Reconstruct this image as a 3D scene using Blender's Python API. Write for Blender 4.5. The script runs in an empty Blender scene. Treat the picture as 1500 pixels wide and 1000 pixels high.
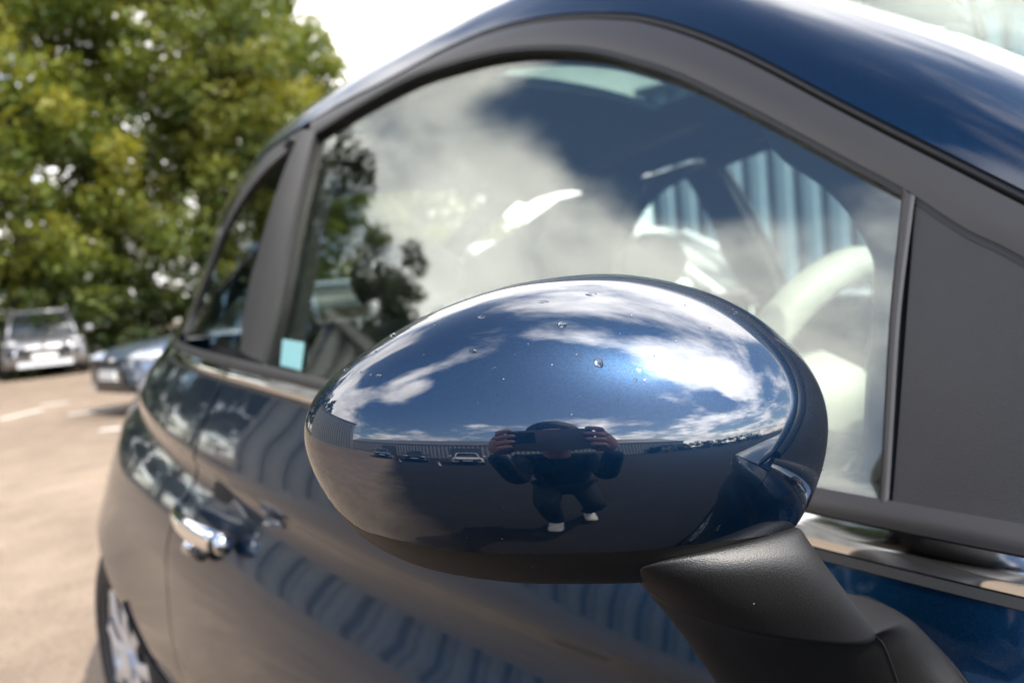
import bpy, math, random
import numpy as np
random.seed(7); RNG=np.random.default_rng(7)
scn=bpy.context.scene
# ================================================================= camera
# ---------------------------------------------------------------- camera model
CAM_POS=np.array((-0.385,0.36,1.09)); YAW,PITCH,ROLL,FPX=41.0,-3.75,-5.0,1127.0
_y,_p,_r=[math.radians(a) for a in (YAW,PITCH,ROLL)]
FW=np.array([math.sin(_y)*math.cos(_p),math.cos(_y)*math.cos(_p),math.sin(_p)])
_rt=np.array([math.cos(_y),-math.sin(_y),0.0]); _up=np.cross(_rt,FW)
RT=_rt*math.cos(_r)+_up*math.sin(_r); UP=-_rt*math.sin(_r)+_up*math.cos(_r)
def ray(x,y):
    d=FW*FPX+RT*(x-750)-UP*(y-500); return d/np.linalg.norm(d)
def proj(P):
    v=np.asarray(P,float)-CAM_POS; z=v@FW; return 750+FPX*(v@RT)/z, 500-FPX*(v@UP)/z
def ground(x,y,z=0.0):
    d=ray(x,y); return CAM_POS+d*((z-CAM_POS[2])/d[2])
# ---------------------------------------------------------------- body side surface  X = S(Y,Z)
def pw(xs,ys):
    """monotone-ish cubic through knots"""
    xs=np.array(xs,float); ys=np.array(ys,float); h=np.diff(xs); dl=np.diff(ys)/h
    m=np.zeros(len(xs)); m[0],m[-1]=dl[0],dl[-1]
    for i in range(1,len(xs)-1):
        m[i]=0 if dl[i-1]*dl[i]<=0 else (h[i-1]+h[i])/(h[i]/dl[i-1]+h[i-1]/dl[i]) if False else (dl[i-1]*h[i]+dl[i]*h[i-1])/(h[i-1]+h[i])
    def f(x):
        x=np.asarray(x,float); i=np.clip(np.searchsorted(xs,x)-1,0,len(h)-1)
        t=(x-xs[i])/h[i]; t2=np.clip(t,0,1)
        v=(2*t2**3-3*t2**2+1)*ys[i]+(t2**3-2*t2**2+t2)*h[i]*m[i]+(-2*t2**3+3*t2**2)*ys[i+1]+(t2**3-t2**2)*h[i]*m[i+1]
        v=v+np.where(t<0,(x-xs[0])*m[0],0)+np.where(t>1,(x-xs[-1])*m[-1],0)
        return v
    return f
zbelt=pw([-0.3,0.3,0.6,1.0,1.46,1.94,2.6],[0.945,0.946,0.955,0.986,1.022,1.052,1.085])
zcre=pw([-0.3,0.3,0.67,1.13,1.4,1.63,2.03,2.6],[0.825,0.825,0.826,0.830,0.852,0.876,0.916,0.965])
prof=pw([-0.78,-0.68,-0.55,-0.44,-0.36,-0.305,-0.27,-0.245,-0.215,-0.195,-0.182,-0.170,-0.155,-0.13,-0.09,-0.05,0.0,0.12,0.24,0.36,0.43,0.50],
        [0.072,0.010,-0.020,-0.029,-0.030,-0.026,-0.0185,-0.0100,0.0035,0.0105,0.0122,0.0105,0.0055,0.010,0.022,0.039,0.062,0.112,0.165,0.228,0.272,0.330])
plow=pw([-0.6,-0.2,0.3,1.0,1.4,1.7,1.9,2.1,2.3,2.6,2.8],[0.16,0.035,0.006,0.0,0.002,0.0125,0.031,0.062,0.105,0.195,0.275])
pup =pw([-0.2,0.3,1.0,1.3,1.6,1.8,2.0,2.3,2.6],[0.015,0.006,0.0,0.002,0.014,0.038,0.085,0.195,0.36])
def S(Y,Z):
    zb=zbelt(Y); zc=zcre(Y); u=Z-zc
    zeta=np.where(u>0,np.where(Z<zb,-0.155+u*0.155/(zb-zc),Z-zb),-0.155+u)
    k=np.clip((zeta+0.29)/0.41,0,1); k=k*k*(3-2*k)
    fl=-0.086*np.exp(-((Y-2.31)/0.36)**2-((Z-0.55)/0.20)**2)-0.035*np.exp(-((Y-0.0)/0.36)**2-((Z-0.60)/0.20)**2)
    return prof(zeta)+plow(Y)*(1-k)+pup(Y)*k+fl
def hit(x,y,off=0.0):
    d=ray(x,y); ts=np.linspace(0.25,6,1200); P=CAM_POS+d*ts[:,None]
    g=P[:,0]-(S(P[:,1],P[:,2])-off); i=np.argmax(g>0)
    if g[i]<=0 or i==0: return None
    a,b=ts[i-1],ts[i]
    for _ in range(40):
        m=(a+b)/2; q=CAM_POS+d*m
        if q[0]-(S(q[1],q[2])-off)>0: b=m
        else: a=m
    return CAM_POS+d*a
def nrm(Y,Z):
    e=1e-3; n=np.array([-1.0,(S(Y+e,Z)-S(Y-e,Z))/(2*e),(S(Y,Z+e)-S(Y,Z-e))/(2*e)]); return n/np.linalg.norm(n)

cam_d=bpy.data.cameras.new('camera'); cam_o=bpy.data.objects.new('camera',cam_d); scn.collection.objects.link(cam_o)
from mathutils import Matrix, Vector
cam_o.matrix_world=Matrix(((RT[0],UP[0],-FW[0],CAM_POS[0]),(RT[1],UP[1],-FW[1],CAM_POS[1]),(RT[2],UP[2],-FW[2],CAM_POS[2]),(0,0,0,1)))
cam_d.sensor_width=36.0; cam_d.lens=FPX/1500*36; cam_d.clip_start=0.01; cam_d.clip_end=2000
cam_d.dof.use_dof=True; cam_d.dof.focus_distance=0.305; cam_d.dof.aperture_fstop=8.0
scn.camera=cam_o
# ================================================================= sky and sun
SUN_AZ,SUN_EL=math.radians(179),math.radians(50)      # azimuth from +Y (rear of the car) towards +X (its left side)
SUN_DIR=(math.sin(SUN_AZ)*math.cos(SUN_EL),math.cos(SUN_AZ)*math.cos(SUN_EL),math.sin(SUN_EL))
world=bpy.data.worlds.new('World'); scn.world=world; world.use_nodes=True
nt=world.node_tree; nt.nodes.clear()
def wn(t,**k):
    n=nt.nodes.new(t)
    for a,v in k.items(): setattr(n,a,v)
    return n
def wmath(op,a,b=None,clamp=False):
    n=wn('ShaderNodeMath',operation=op); n.use_clamp=clamp
    for i,v in enumerate((a,b)):
        if v is None: continue
        if isinstance(v,(int,float)): n.inputs[i].default_value=v
        else: nt.links.new(v,n.inputs[i])
    return n.outputs[0]
sky=wn('ShaderNodeTexSky',sky_type='NISHITA'); sky.sun_disc=False; sky.sun_elevation=SUN_EL; sky.sun_rotation=SUN_AZ
sky.air_density=1.0; sky.dust_density=0.6; sky.ozone_density=2.0
tc=wn('ShaderNodeTexCoord'); dirv=tc.outputs['Generated']
sep=wn('ShaderNodeSeparateXYZ'); nt.links.new(dirv,sep.inputs[0])
den=wmath('ADD',wmath('MAXIMUM',sep.outputs[2],0.0),0.16)
comb=wn('ShaderNodeCombineXYZ')
nt.links.new(wmath('DIVIDE',sep.outputs[0],den),comb.inputs[0]); nt.links.new(wmath('DIVIDE',sep.outputs[1],den),comb.inputs[1])
def wnoise(scale,detail,rough,off,dist=0.0):
    mp=wn('ShaderNodeMapping'); mp.inputs['Location'].default_value=off; nt.links.new(comb.outputs[0],mp.inputs[0])
    n=wn('ShaderNodeTexNoise'); n.inputs['Scale'].default_value=scale; n.inputs['Detail'].default_value=detail
    n.inputs['Roughness'].default_value=rough; n.inputs['Distortion'].default_value=dist
    nt.links.new(mp.outputs[0],n.inputs['Vector']); return n.outputs['Fac']
def azel(az,el):
    a,e=math.radians(az),math.radians(el); return (math.sin(a)*math.cos(e),math.cos(a)*math.cos(e),math.sin(e))
def wblob(az,el,rad,amp):
    """a cloud bank (amp>0) or a gap in the cloud (amp<0) around one direction"""
    n=wn('ShaderNodeVectorMath',operation='DOT_PRODUCT'); nt.links.new(dirv,n.inputs[0]); n.inputs[1].default_value=azel(az,el)
    m=wn('ShaderNodeMapRange',interpolation_type='SMOOTHSTEP'); nt.links.new(n.outputs['Value'],m.inputs[0])
    m.inputs[1].default_value=math.cos(math.radians(rad)); m.inputs[2].default_value=1.0; m.inputs[3].default_value=0; m.inputs[4].default_value=amp
    return m.outputs[0]
cov=wmath('ADD',wmath('MULTIPLY',wnoise(0.85,9,0.60,(3.1,1.7,0)),0.75),wmath('MULTIPLY',wnoise(2.6,8,0.62,(7.3,2.2,0),0.3),0.25))
CLOUD_BLOBS=[(33,20,30,.20),(74,24,24,.24),(60,62,26,.14),(150,79,16,.12),(-10,38,18,.19),(-38,35,17,.14),(-27,28,10,.12),(-24,47,10,-.17),(-40,45,9,-.17),(-36,54,12,-.15),(-52,60,15,-.15),(-58,36,10,.08),(-50,18,22,.12),(-86,45,8,.11),(-66,52,7,.07),(-130,50,36,-.18),(143,42,28,.16),(162,26,10,-.12),(-107,19,10,-.08)]
for b in CLOUD_BLOBS: cov=wmath('ADD',cov,wblob(*b))
# low cloud along the horizon
hz=wn('ShaderNodeMapRange',interpolation_type='SMOOTHSTEP'); nt.links.new(sep.outputs[2],hz.inputs[0])
hz.inputs[1].default_value=0.42; hz.inputs[2].default_value=0.05; hz.inputs[3].default_value=0.0; hz.inputs[4].default_value=0.07
cov=wmath('ADD',cov,hz.outputs[0])
cm=wn('ShaderNodeMapRange',interpolation_type='SMOOTHSTEP'); nt.links.new(cov,cm.inputs[0])
cm.inputs[1].default_value=0.485; cm.inputs[2].default_value=0.68; cm.inputs[3].default_value=0; cm.inputs[4].default_value=1
# cloud brightness: thick parts greyer, silver towards the sun
sd=wn('ShaderNodeVectorMath',operation='DOT_PRODUCT'); nt.links.new(dirv,sd.inputs[0]); sd.inputs[1].default_value=SUN_DIR
glow=wmath('POWER',wmath('MAXIMUM',sd.outputs['Value'],0.0),3.0)
shade=wn('ShaderNodeMapRange'); nt.links.new(wnoise(1.5,7,0.6,(1.0,9.0,0)),shade.inputs[0])
shade.inputs[1].default_value=0.3; shade.inputs[2].default_value=0.7; shade.inputs[3].default_value=0.62; shade.inputs[4].default_value=1.3
lum=wmath('MULTIPLY',wmath('ADD',wmath('MULTIPLY',glow,1.9),1.0),shade.outputs[0])
ccol=wn('ShaderNodeVectorMath',operation='SCALE'); ccol.inputs[0].default_value=(14.0,13.4,12.9); nt.links.new(lum,ccol.inputs['Scale'])
mixc=wn('ShaderNodeMix',data_type='RGBA'); nt.links.new(cm.outputs[0],mixc.inputs['Factor'])
nt.links.new(sky.outputs[0],mixc.inputs[6]); nt.links.new(ccol.outputs[0],mixc.inputs[7])
bg=wn('ShaderNodeBackground'); bg.inputs['Strength'].default_value=0.145; nt.links.new(mixc.outputs[2],bg.inputs[0])
wo=wn('ShaderNodeOutputWorld'); nt.links.new(bg.outputs[0],wo.inputs[0])
sun_d=bpy.data.lights.new('sun','SUN'); sun_d.energy=3.0; sun_d.angle=math.radians(0.6); sun_d.color=(1.0,0.93,0.84)
sun_o=bpy.data.objects.new('sun',sun_d); scn.collection.objects.link(sun_o)
sun_o.rotation_euler=Vector(SUN_DIR).to_track_quat('Z','Y').to_euler()
vs=scn.view_settings; vs.view_transform='Standard'; vs.look='None'; vs.exposure=1.15; vs.gamma=1.0; vs.use_curve_mapping=False
cy=scn.cycles; cy.use_denoising=True; cy.max_bounces=10; cy.transparent_max_bounces=24; cy.glossy_bounces=6; cy.transmission_bounces=8
cy.caustics_reflective=False; cy.caustics_refractive=False; cy.sample_clamp_indirect=8.0
# ================================================================= materials
def new_mat(name):
    m=bpy.data.materials.new(name); m.use_nodes=True; t=m.node_tree; return m,t,t.nodes['Principled BSDF']
def simple(name,col,rough=0.5,metal=0.0,spec=0.5,coat=0.0,coat_ior=1.5,coat_rough=0.03,bump=None,var=None,trans=0.0,ior=None,emit=None):
    m,t,b=new_mat(name)
    b.inputs['Base Color'].default_value=(*col,1); b.inputs['Roughness'].default_value=rough; b.inputs['Metallic'].default_value=metal
    b.inputs['Specular IOR Level'].default_value=spec; b.inputs['Coat Weight'].default_value=coat; b.inputs['Coat IOR'].default_value=coat_ior
    b.inputs['Coat Roughness'].default_value=coat_rough; b.inputs['Transmission Weight'].default_value=trans
    if ior: b.inputs['IOR'].default_value=ior
    if var or bump:
        g=t.nodes.new('ShaderNodeTexCoord')
    if var:      # (scale, amount)
        n=t.nodes.new('ShaderNodeTexNoise'); n.inputs['Scale'].default_value=var[0]; n.inputs['Detail'].default_value=6; n.inputs['Roughness'].default_value=0.65
        t.links.new(g.outputs['Object'],n.inputs['Vector'])
        mr=t.nodes.new('ShaderNodeMapRange'); t.links.new(n.outputs['Fac'],mr.inputs[0]); mr.inputs[1].default_value=0.3; mr.inputs[2].default_value=0.7
        mr.inputs[3].default_value=1-var[1]; mr.inputs[4].default_value=1+var[1]
        sc=t.nodes.new('ShaderNodeVectorMath'); sc.operation='SCALE'; sc.inputs[0].default_value=col; t.links.new(mr.outputs[0],sc.inputs['Scale'])
        t.links.new(sc.outputs[0],b.inputs['Base Color'])
    if bump:     # (scale, strength, distance)
        n=t.nodes.new('ShaderNodeTexNoise'); n.inputs['Scale'].default_value=bump[0]; n.inputs['Detail'].default_value=3
        t.links.new(g.outputs['Object'],n.inputs['Vector'])
        bu=t.nodes.new('ShaderNodeBump'); bu.inputs['Strength'].default_value=bump[1]; bu.inputs['Distance'].default_value=bump[2]
        t.links.new(n.outputs['Fac'],bu.inputs['Height']); t.links.new(bu.outputs[0],b.inputs['Normal'])
    return m
def add_specks(m,scale,amount):
    t=m.node_tree; b=t.nodes['Principled BSDF']; g=t.nodes.new('ShaderNodeTexCoord')
    v=t.nodes.new('ShaderNodeTexVoronoi'); v.inputs['Scale'].default_value=scale; t.links.new(g.outputs['Object'],v.inputs['Vector'])
    k=t.nodes.new('ShaderNodeMapRange'); t.links.new(v.outputs['Distance'],k.inputs[0]); k.inputs[1].default_value=0.045; k.inputs[2].default_value=0.025; k.inputs[3].default_value=0; k.inputs[4].default_value=1
    s=t.nodes.new('ShaderNodeSeparateColor'); t.links.new(v.outputs['Color'],s.inputs[0])
    c=t.nodes.new('ShaderNodeMapRange'); t.links.new(s.outputs[0],c.inputs[0]); c.inputs[1].default_value=1-amount; c.inputs[2].default_value=1-amount*0.6
    ml=t.nodes.new('ShaderNodeMath'); ml.operation='MULTIPLY'; t.links.new(k.outputs[0],ml.inputs[0]); t.links.new(c.outputs[0],ml.inputs[1])
    mx=t.nodes.new('ShaderNodeMix'); mx.data_type='RGBA'; t.links.new(ml.outputs[0],mx.inputs['Factor'])
    l=b.inputs['Base Color'].links
    if l: t.links.new(l[0].from_socket,mx.inputs[6])
    else: mx.inputs[6].default_value=b.inputs['Base Color'].default_value
    mx.inputs[7].default_value=(0.55,0.53,0.48,1); t.links.new(mx.outputs[2],b.inputs['Base Color'])
def glass_mat(name,tint,ior,dust=0.0):
    """window glass: clear tinted pane that mirrors by Fresnel"""
    m=bpy.data.materials.new(name); m.use_nodes=True; t=m.node_tree; t.nodes.clear()
    tr=t.nodes.new('ShaderNodeBsdfTransparent'); tr.inputs[0].default_value=(*tint,1)
    gl=t.nodes.new('ShaderNodeBsdfGlossy'); gl.inputs['Roughness'].default_value=0.0
    fr=t.nodes.new('ShaderNodeFresnel'); fr.inputs['IOR'].default_value=ior
    ge=t.nodes.new('ShaderNodeNewGeometry'); ff=t.nodes.new('ShaderNodeMath'); ff.operation='SUBTRACT'; ff.inputs[0].default_value=1.0; t.links.new(ge.outputs['Backfacing'],ff.inputs[1])
    fm=t.nodes.new('ShaderNodeMath'); fm.operation='MULTIPLY'; t.links.new(fr.outputs[0],fm.inputs[0]); t.links.new(ff.outputs[0],fm.inputs[1])
    mx=t.nodes.new('ShaderNodeMixShader'); t.links.new(fm.outputs[0],mx.inputs[0]); t.links.new(tr.outputs[0],mx.inputs[1]); t.links.new(gl.outputs[0],mx.inputs[2])
    out=t.nodes.new('ShaderNodeOutputMaterial'); last=mx.outputs[0]
    if dust>0:
        g=t.nodes.new('ShaderNodeTexCoord'); n=t.nodes.new('ShaderNodeTexNoise'); n.inputs['Scale'].default_value=900; n.inputs['Detail'].default_value=3
        t.links.new(g.outputs['Object'],n.inputs['Vector'])
        n2=t.nodes.new('ShaderNodeTexNoise'); n2.inputs['Scale'].default_value=14; t.links.new(g.outputs['Object'],n2.inputs['Vector'])
        mr=t.nodes.new('ShaderNodeMapRange'); t.links.new(n.outputs['Fac'],mr.inputs[0]); mr.inputs[1].default_value=0.62; mr.inputs[2].default_value=0.75; mr.inputs[4].default_value=dust
        ml=t.nodes.new('ShaderNodeMath'); ml.operation='MULTIPLY'; t.links.new(mr.outputs[0],ml.inputs[0]); t.links.new(n2.outputs['Fac'],ml.inputs[1])
        df=t.nodes.new('ShaderNodeBsdfDiffuse'); df.inputs[0].default_value=(0.45,0.43,0.38,1)
        m2=t.nodes.new('ShaderNodeMixShader'); t.links.new(ml.outputs[0],m2.inputs[0]); t.links.new(last,m2.inputs[1]); t.links.new(df.outputs[0],m2.inputs[2]); last=m2.outputs[0]
    t.links.new(last,out.inputs[0]); return m
def paint_mat(name,col,metal=0.85,rough=0.38,coat_ior=1.85,flake=True,specks=0.0):
    m,t,b=new_mat(name); b.inputs['Base Color'].default_value=(*col,1); b.inputs['Metallic'].default_value=metal; b.inputs['Roughness'].default_value=rough
    b.inputs['Specular IOR Level'].default_value=0.0; b.inputs['Coat Weight'].default_value=1.0; b.inputs['Coat IOR'].default_value=coat_ior; b.inputs['Coat Roughness'].default_value=0.004
    g=t.nodes.new('ShaderNodeTexCoord')
    if flake:
        v=t.nodes.new('ShaderNodeTexVoronoi'); v.inputs['Scale'].default_value=2600; t.links.new(g.outputs['Object'],v.inputs['Vector'])
        hs=t.nodes.new('ShaderNodeMapRange'); t.links.new(v.outputs['Color'],hs.inputs[0]); hs.inputs[3].default_value=0.45; hs.inputs[4].default_value=1.7
        sc=t.nodes.new('ShaderNodeVectorMath'); sc.operation='SCALE'; sc.inputs[0].default_value=col; t.links.new(hs.outputs[0],sc.inputs['Scale'])
        last=sc.outputs[0]
        if specks>0:
            n=t.nodes.new('ShaderNodeTexVoronoi'); n.inputs['Scale'].default_value=170; t.links.new(g.outputs['Object'],n.inputs['Vector'])
            k=t.nodes.new('ShaderNodeMapRange'); t.links.new(n.outputs['Distance'],k.inputs[0]); k.inputs[1].default_value=0.06; k.inputs[2].default_value=0.03; k.inputs[3].default_value=0; k.inputs[4].default_value=1
            n3=t.nodes.new('ShaderNodeTexNoise'); n3.inputs['Scale'].default_value=30; t.links.new(g.outputs['Object'],n3.inputs['Vector'])
            k3=t.nodes.new('ShaderNodeMapRange'); t.links.new(n3.outputs['Fac'],k3.inputs[0]); k3.inputs[1].default_value=0.52; k3.inputs[2].default_value=0.62; k3.inputs[4].default_value=specks
            ml=t.nodes.new('ShaderNodeMath'); ml.operation='MULTIPLY'; t.links.new(k.outputs[0],ml.inputs[0]); t.links.new(k3.outputs[0],ml.inputs[1])
            mx=t.nodes.new('ShaderNodeMix'); mx.data_type='RGBA'; t.links.new(ml.outputs[0],mx.inputs['Factor']); t.links.new(last,mx.inputs[6]); mx.inputs[7].default_value=(0.6,0.58,0.52,1); last=mx.outputs[2]
            cw=t.nodes.new('ShaderNodeMath'); cw.operation='SUBTRACT'; cw.inputs[0].default_value=1.0; t.links.new(ml.outputs[0],cw.inputs[1]); t.links.new(cw.outputs[0],b.inputs['Coat Weight'])
        t.links.new(last,b.inputs['Base Color'])
    return m
M=dict(
 paint=paint_mat('navy_paint',(0.0024,0.017,0.044),coat_ior=1.40,specks=0.0),
 paint_cap=paint_mat('navy_paint_cap',(0.0024,0.017,0.044),coat_ior=1.95,specks=0.7),
 trim=simple('black_trim',(0.022,0.020,0.020),0.45,spec=0.55,bump=(1400,0.12,0.0006)),
 sail=simple('grained_plastic',(0.019,0.018,0.019),0.50,spec=0.5,bump=(1700,0.35,0.0008),var=(14,0.12)),
 housing=simple('mirror_plastic',(0.010,0.0098,0.0098),0.43,spec=0.5,bump=(1500,0.30,0.0006),var=(20,0.15)),
 rubber=simple('black_rubber',(0.012,0.012,0.012),0.55),
 chrome=simple('chrome',(0.58,0.58,0.58),0.07,1.0),
 chrome_bright=simple('chrome_bright',(0.86,0.86,0.86),0.05,1.0),
 glass_roof=glass_mat('smoked_glass',(0.42,0.50,0.47),1.6),
 dark=simple('dark_interior',(0.012,0.012,0.012),0.8),
 ivory=simple('ivory_trim',(0.44,0.43,0.37),0.5,bump=(600,0.1,0.0005)),
 seat=simple('grey_fabric',(0.022,0.022,0.022),0.9,bump=(900,0.3,0.001)),
 carpet=simple('black_carpet',(0.015,0.015,0.015),0.95),
 liner=simple('headliner',(0.04,0.039,0.038),0.9),
 glass=glass_mat('tinted_glass',(0.85,0.88,0.855),4.2,dust=0.07),
 glass_far=glass_mat('tinted_glass_clear',(0.90,0.96,0.93),1.6),
 tyre=simple('tyre_rubber',(0.02,0.02,0.02),0.75,bump=(120,0.3,0.002)),
 alloy=simple('alloy',(0.66,0.67,0.69),0.32,0.55),
 mirror=simple('mirror_glass',(0.9,0.9,0.9),0.0,1.0),
 water=simple('water',(1,1,1),0.0,trans=1.0,ior=1.33),
 white_paint=simple('white_paint',(0.78,0.78,0.76),0.3,coat=1.0),
 silver=simple('silver_paint',(0.20,0.20,0.21),0.35,0.6,coat=1.0,coat_ior=1.7),
 bluegrey=simple('blue_grey_paint',(0.12,0.16,0.225),0.35,0.4,coat=1.0,coat_ior=1.7),
 blackcar=simple('black_paint',(0.008,0.009,0.012),0.35,0.2,coat=1.0,coat_ior=1.7),
 carglass=simple('parked_car_glass',(0.012,0.016,0.016),0.03,spec=0.8),
 plate=simple('number_plate',(0.75,0.75,0.72),0.4),
 lamp=simple('headlamp',(0.75,0.77,0.80),0.12,0.7,coat=1.0),
 skin=simple('skin',(0.50,0.28,0.20),0.55),
 jacket=simple('dark_jacket',(0.012,0.014,0.022),0.85,bump=(60,0.5,0.01)),
 trousers=simple('dark_trousers',(0.014,0.016,0.026),0.85,bump=(50,0.5,0.01)),
 hair=simple('dark_hair',(0.012,0.010,0.008),0.6,bump=(200,0.6,0.01)),
 shoe=simple('white_shoe',(0.70,0.68,0.64),0.6),
 phone=simple('phone_body',(0.16,0.14,0.13),0.3,0.6),
 sticker=simple('sticker',(0.22,0.45,0.45),0.5),
 bark=simple('bark',(0.07,0.055,0.04),0.9,bump=(18,0.8,0.03),var=(6,0.35)),
)
add_specks(M['sail'],75,0.22); add_specks(M['housing'],110,0.25); add_specks(M['trim'],60,0.18)
# ================================================================= mesh helpers
COL=scn.collection
def link_mesh(name,V,F,mat,parent=None,smooth=True,mats=None,fmi=None):
    me=bpy.data.meshes.new(name); me.from_pydata([tuple(map(float,v)) for v in V],[],[tuple(int(i) for i in f) for f in F])
    if smooth: me.polygons.foreach_set('use_smooth',[True]*len(me.polygons))
    for mm in (mats or [mat]): me.materials.append(mm)
    if fmi is not None: me.polygons.foreach_set('material_index',fmi)
    me.update(); o=bpy.data.objects.new(name,me); COL.objects.link(o)
    if parent is not None: o.parent=parent
    return o
def empty(name,loc=(0,0,0),parent=None):
    o=bpy.data.objects.new(name,None); COL.objects.link(o); o.location=loc; o.empty_display_size=0.1
    if parent is not None: o.parent=parent
    return o
def tag(o,label=None,cat=None,group=None,kind=None):
    for k,v in (('label',label),('category',cat),('group',group),('kind',kind)):
        if v: o[k]=v
    return o
class MB:
    """collects simple solids into one mesh"""
    def __init__(s): s.V=[]; s.F=[]
    def add(s,V,F):
        b=len(s.V); s.V+= [tuple(v) for v in V]; s.F+=[tuple(i+b for i in f) for f in F]
    def box(s,c,h,rot=None):
        v=[np.array((x,y,z),float)*np.array(h) for x in(-1,1) for y in(-1,1) for z in(-1,1)]
        if rot is not None: v=[rot@a for a in v]
        s.add([a+np.array(c) for a in v],[(0,1,3,2),(4,6,7,5),(0,4,5,1),(2,3,7,6),(0,2,6,4),(1,5,7,3)])
    def tube(s,pts,rad,n=12,cap=True):
        pts=[np.array(p,float) for p in pts]; R=rad if hasattr(rad,'__len__') else [rad]*len(pts); rings=[]
        for i,p in enumerate(pts):
            t=pts[min(i+1,len(pts)-1)]-pts[max(i-1,0)]; t/=np.linalg.norm(t)+1e-9
            a=np.cross(t,(0,0,1.0)); 
            if np.linalg.norm(a)<0.1: a=np.cross(t,(0,1.0,0))
            a/=np.linalg.norm(a); b=np.cross(t,a)
            rings.append([p+R[i]*(a*math.cos(k)+b*math.sin(k)) for k in np.linspace(0,2*math.pi,n,endpoint=False)])
        s.rings(rings,cap)
    def rings(s,rings,cap=True,closed=True):
        n=len(rings[0]); V=[v for r in rings for v in r]; F=[]
        for i in range(len(rings)-1):
            for k in range(n if closed else n-1): F.append((i*n+k,i*n+(k+1)%n,(i+1)*n+(k+1)%n,(i+1)*n+k))
        if cap and closed: F.append(tuple(range(n))[::-1]); F.append(tuple((len(rings)-1)*n+k for k in range(n)))
        s.add(V,F)
    def ellipsoid(s,c,r,n=16,m=10,rot=None):
        rings=[]
        for j in range(1,m):
            th=math.pi*j/m; rr=[]
            for k in range(n):
                a=2*math.pi*k/n; v=np.array((math.sin(th)*math.cos(a)*r[0],math.sin(th)*math.sin(a)*r[1],math.cos(th)*r[2]))
                rr.append((rot@v if rot is not None else v)+np.array(c))
            rings.append(rr)
        s.rings(rings)
    def build(s,name,mat,parent=None,smooth=False): return link_mesh(name,s.V,s.F,mat,parent,smooth)
def rotz(a): c,s_=math.cos(a),math.sin(a); return np.array(((c,-s_,0),(s_,c,0),(0,0,1)))
def rotx(a): c,s_=math.cos(a),math.sin(a); return np.array(((1,0,0),(0,c,-s_),(0,s_,c)))
def resample(C,n,closed=False):
    """Catmull-Rom through the points, then n points at equal arc length"""
    C=np.array(C,float)
    if closed: P=np.vstack((C[-1],C,C[0],C[1])); segs=len(C)
    else: P=np.vstack((2*C[0]-C[1],C,2*C[-1]-C[-2])); segs=len(C)-1
    out=[]
    for i in range(segs):
        p0,p1,p2,p3=P[i:i+4]; t=np.linspace(0,1,24,endpoint=False)[:,None]
        out.append(0.5*((2*p1)+(-p0+p2)*t+(2*p0-5*p1+4*p2-p3)*t*t+(-p0+3*p1-3*p2+p3)*t**3))
    D=np.vstack(out+([C[:1]] if closed else [C[-1:]])); L=np.concatenate(([0],np.cumsum(np.linalg.norm(np.diff(D,axis=0),axis=1))))
    s_=np.linspace(0,L[-1],n+1 if closed else n)[: n]
    return np.array([np.interp(s_,L,D[:,k]) for k in range(D.shape[1])]).T
def grid_faces(nu,nv,base=0,flip=False):
    F=[]
    for i in range(nu-1):
        for j in range(nv-1):
            a=base+i*nv+j; f=(a,a+1,a+nv+1,a+nv); F.append(f[::-1] if flip else f)
    return F
def shell(name,G,mat,parent,thick=0.004,N=None,flip=False):
    """closed shell from a grid of points G[nu,nv,3]; thickness goes against the normal N (or one estimated)"""
    nu,nv=G.shape[:2]
    if N is None:
        du=np.gradient(G,axis=0); dv=np.gradient(G,axis=1); N=np.cross(du,dv); N/=np.linalg.norm(N,axis=2,keepdims=True)+1e-12
        if flip: N=-N
    B=G-N*thick; V=np.vstack((G.reshape(-1,3),B.reshape(-1,3))); n=nu*nv
    F=grid_faces(nu,nv,0,flip)+grid_faces(nu,nv,n,not flip)
    loop=[(i,0) for i in range(nu)]+[(nu-1,j) for j in range(1,nv)]+[(i,nv-1) for i in range(nu-2,-1,-1)]+[(0,j) for j in range(nv-2,0,-1)]
    ids=[i*nv+j for i,j in loop]
    for a,b in zip(ids,ids[1:]+ids[:1]): F.append((a,b,b+n,a+n) if not flip else (a,a+n,b+n,b))
    o=link_mesh(name,V,F,mat,parent)
    me=o.data
    sh=[True]*len(me.polygons)
    for k in range(len(sh)-len(ids),len(sh)): sh[k]=False
    me.polygons.foreach_set('use_smooth',sh)
    # sharp rim so the flat edge does not bend the face normals
    sharp=set()
    for a,b in zip(ids,ids[1:]+ids[:1]): sharp.add((min(a,b),max(a,b))); sharp.add((min(a,b)+n,max(a,b)+n))
    for e in me.edges:
        v=tuple(sorted(e.vertices))
        if v in sharp: e.use_edge_sharp=True
    return o
def side_pts(YZ,off=0.0):
    YZ=np.asarray(YZ,float); X=S(YZ[...,0],YZ[...,1])-off
    return np.stack((X,YZ[...,0],YZ[...,1]),axis=-1)
def side_grid(A,B,nu,nv,off=0.0,raw=False):
    A=A if raw else resample(A,nu); B=B if raw else resample(B,nu); t=np.linspace(0,1,nv)[None,:,None]
    return side_pts(A[:,None,:]*(1-t)+B[:,None,:]*t,off)
def side_patch(name,A,B,mat,parent,nu=60,nv=8,off=0.0,thick=0.005,raw=False,bulge=0.0,lean=0.0):
    G=side_grid(A,B,nu,nv,off,raw)
    if lean: G[:,:,0]+=lean*np.linspace(1,-0.2,nv)[None,:]
    if bulge: G[:,:,0]-=bulge*np.sin(np.linspace(0,math.pi,nv))[None,:]
    du=np.gradient(G,axis=0); dv=np.gradient(G,axis=1); N=np.cross(du,dv); N/=np.linalg.norm(N,axis=2,keepdims=True)+1e-12
    flip=bool((N[:,:,0].mean())>0)
    return shell(name,G,mat,parent,thick,-N if flip else N,flip)
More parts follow.
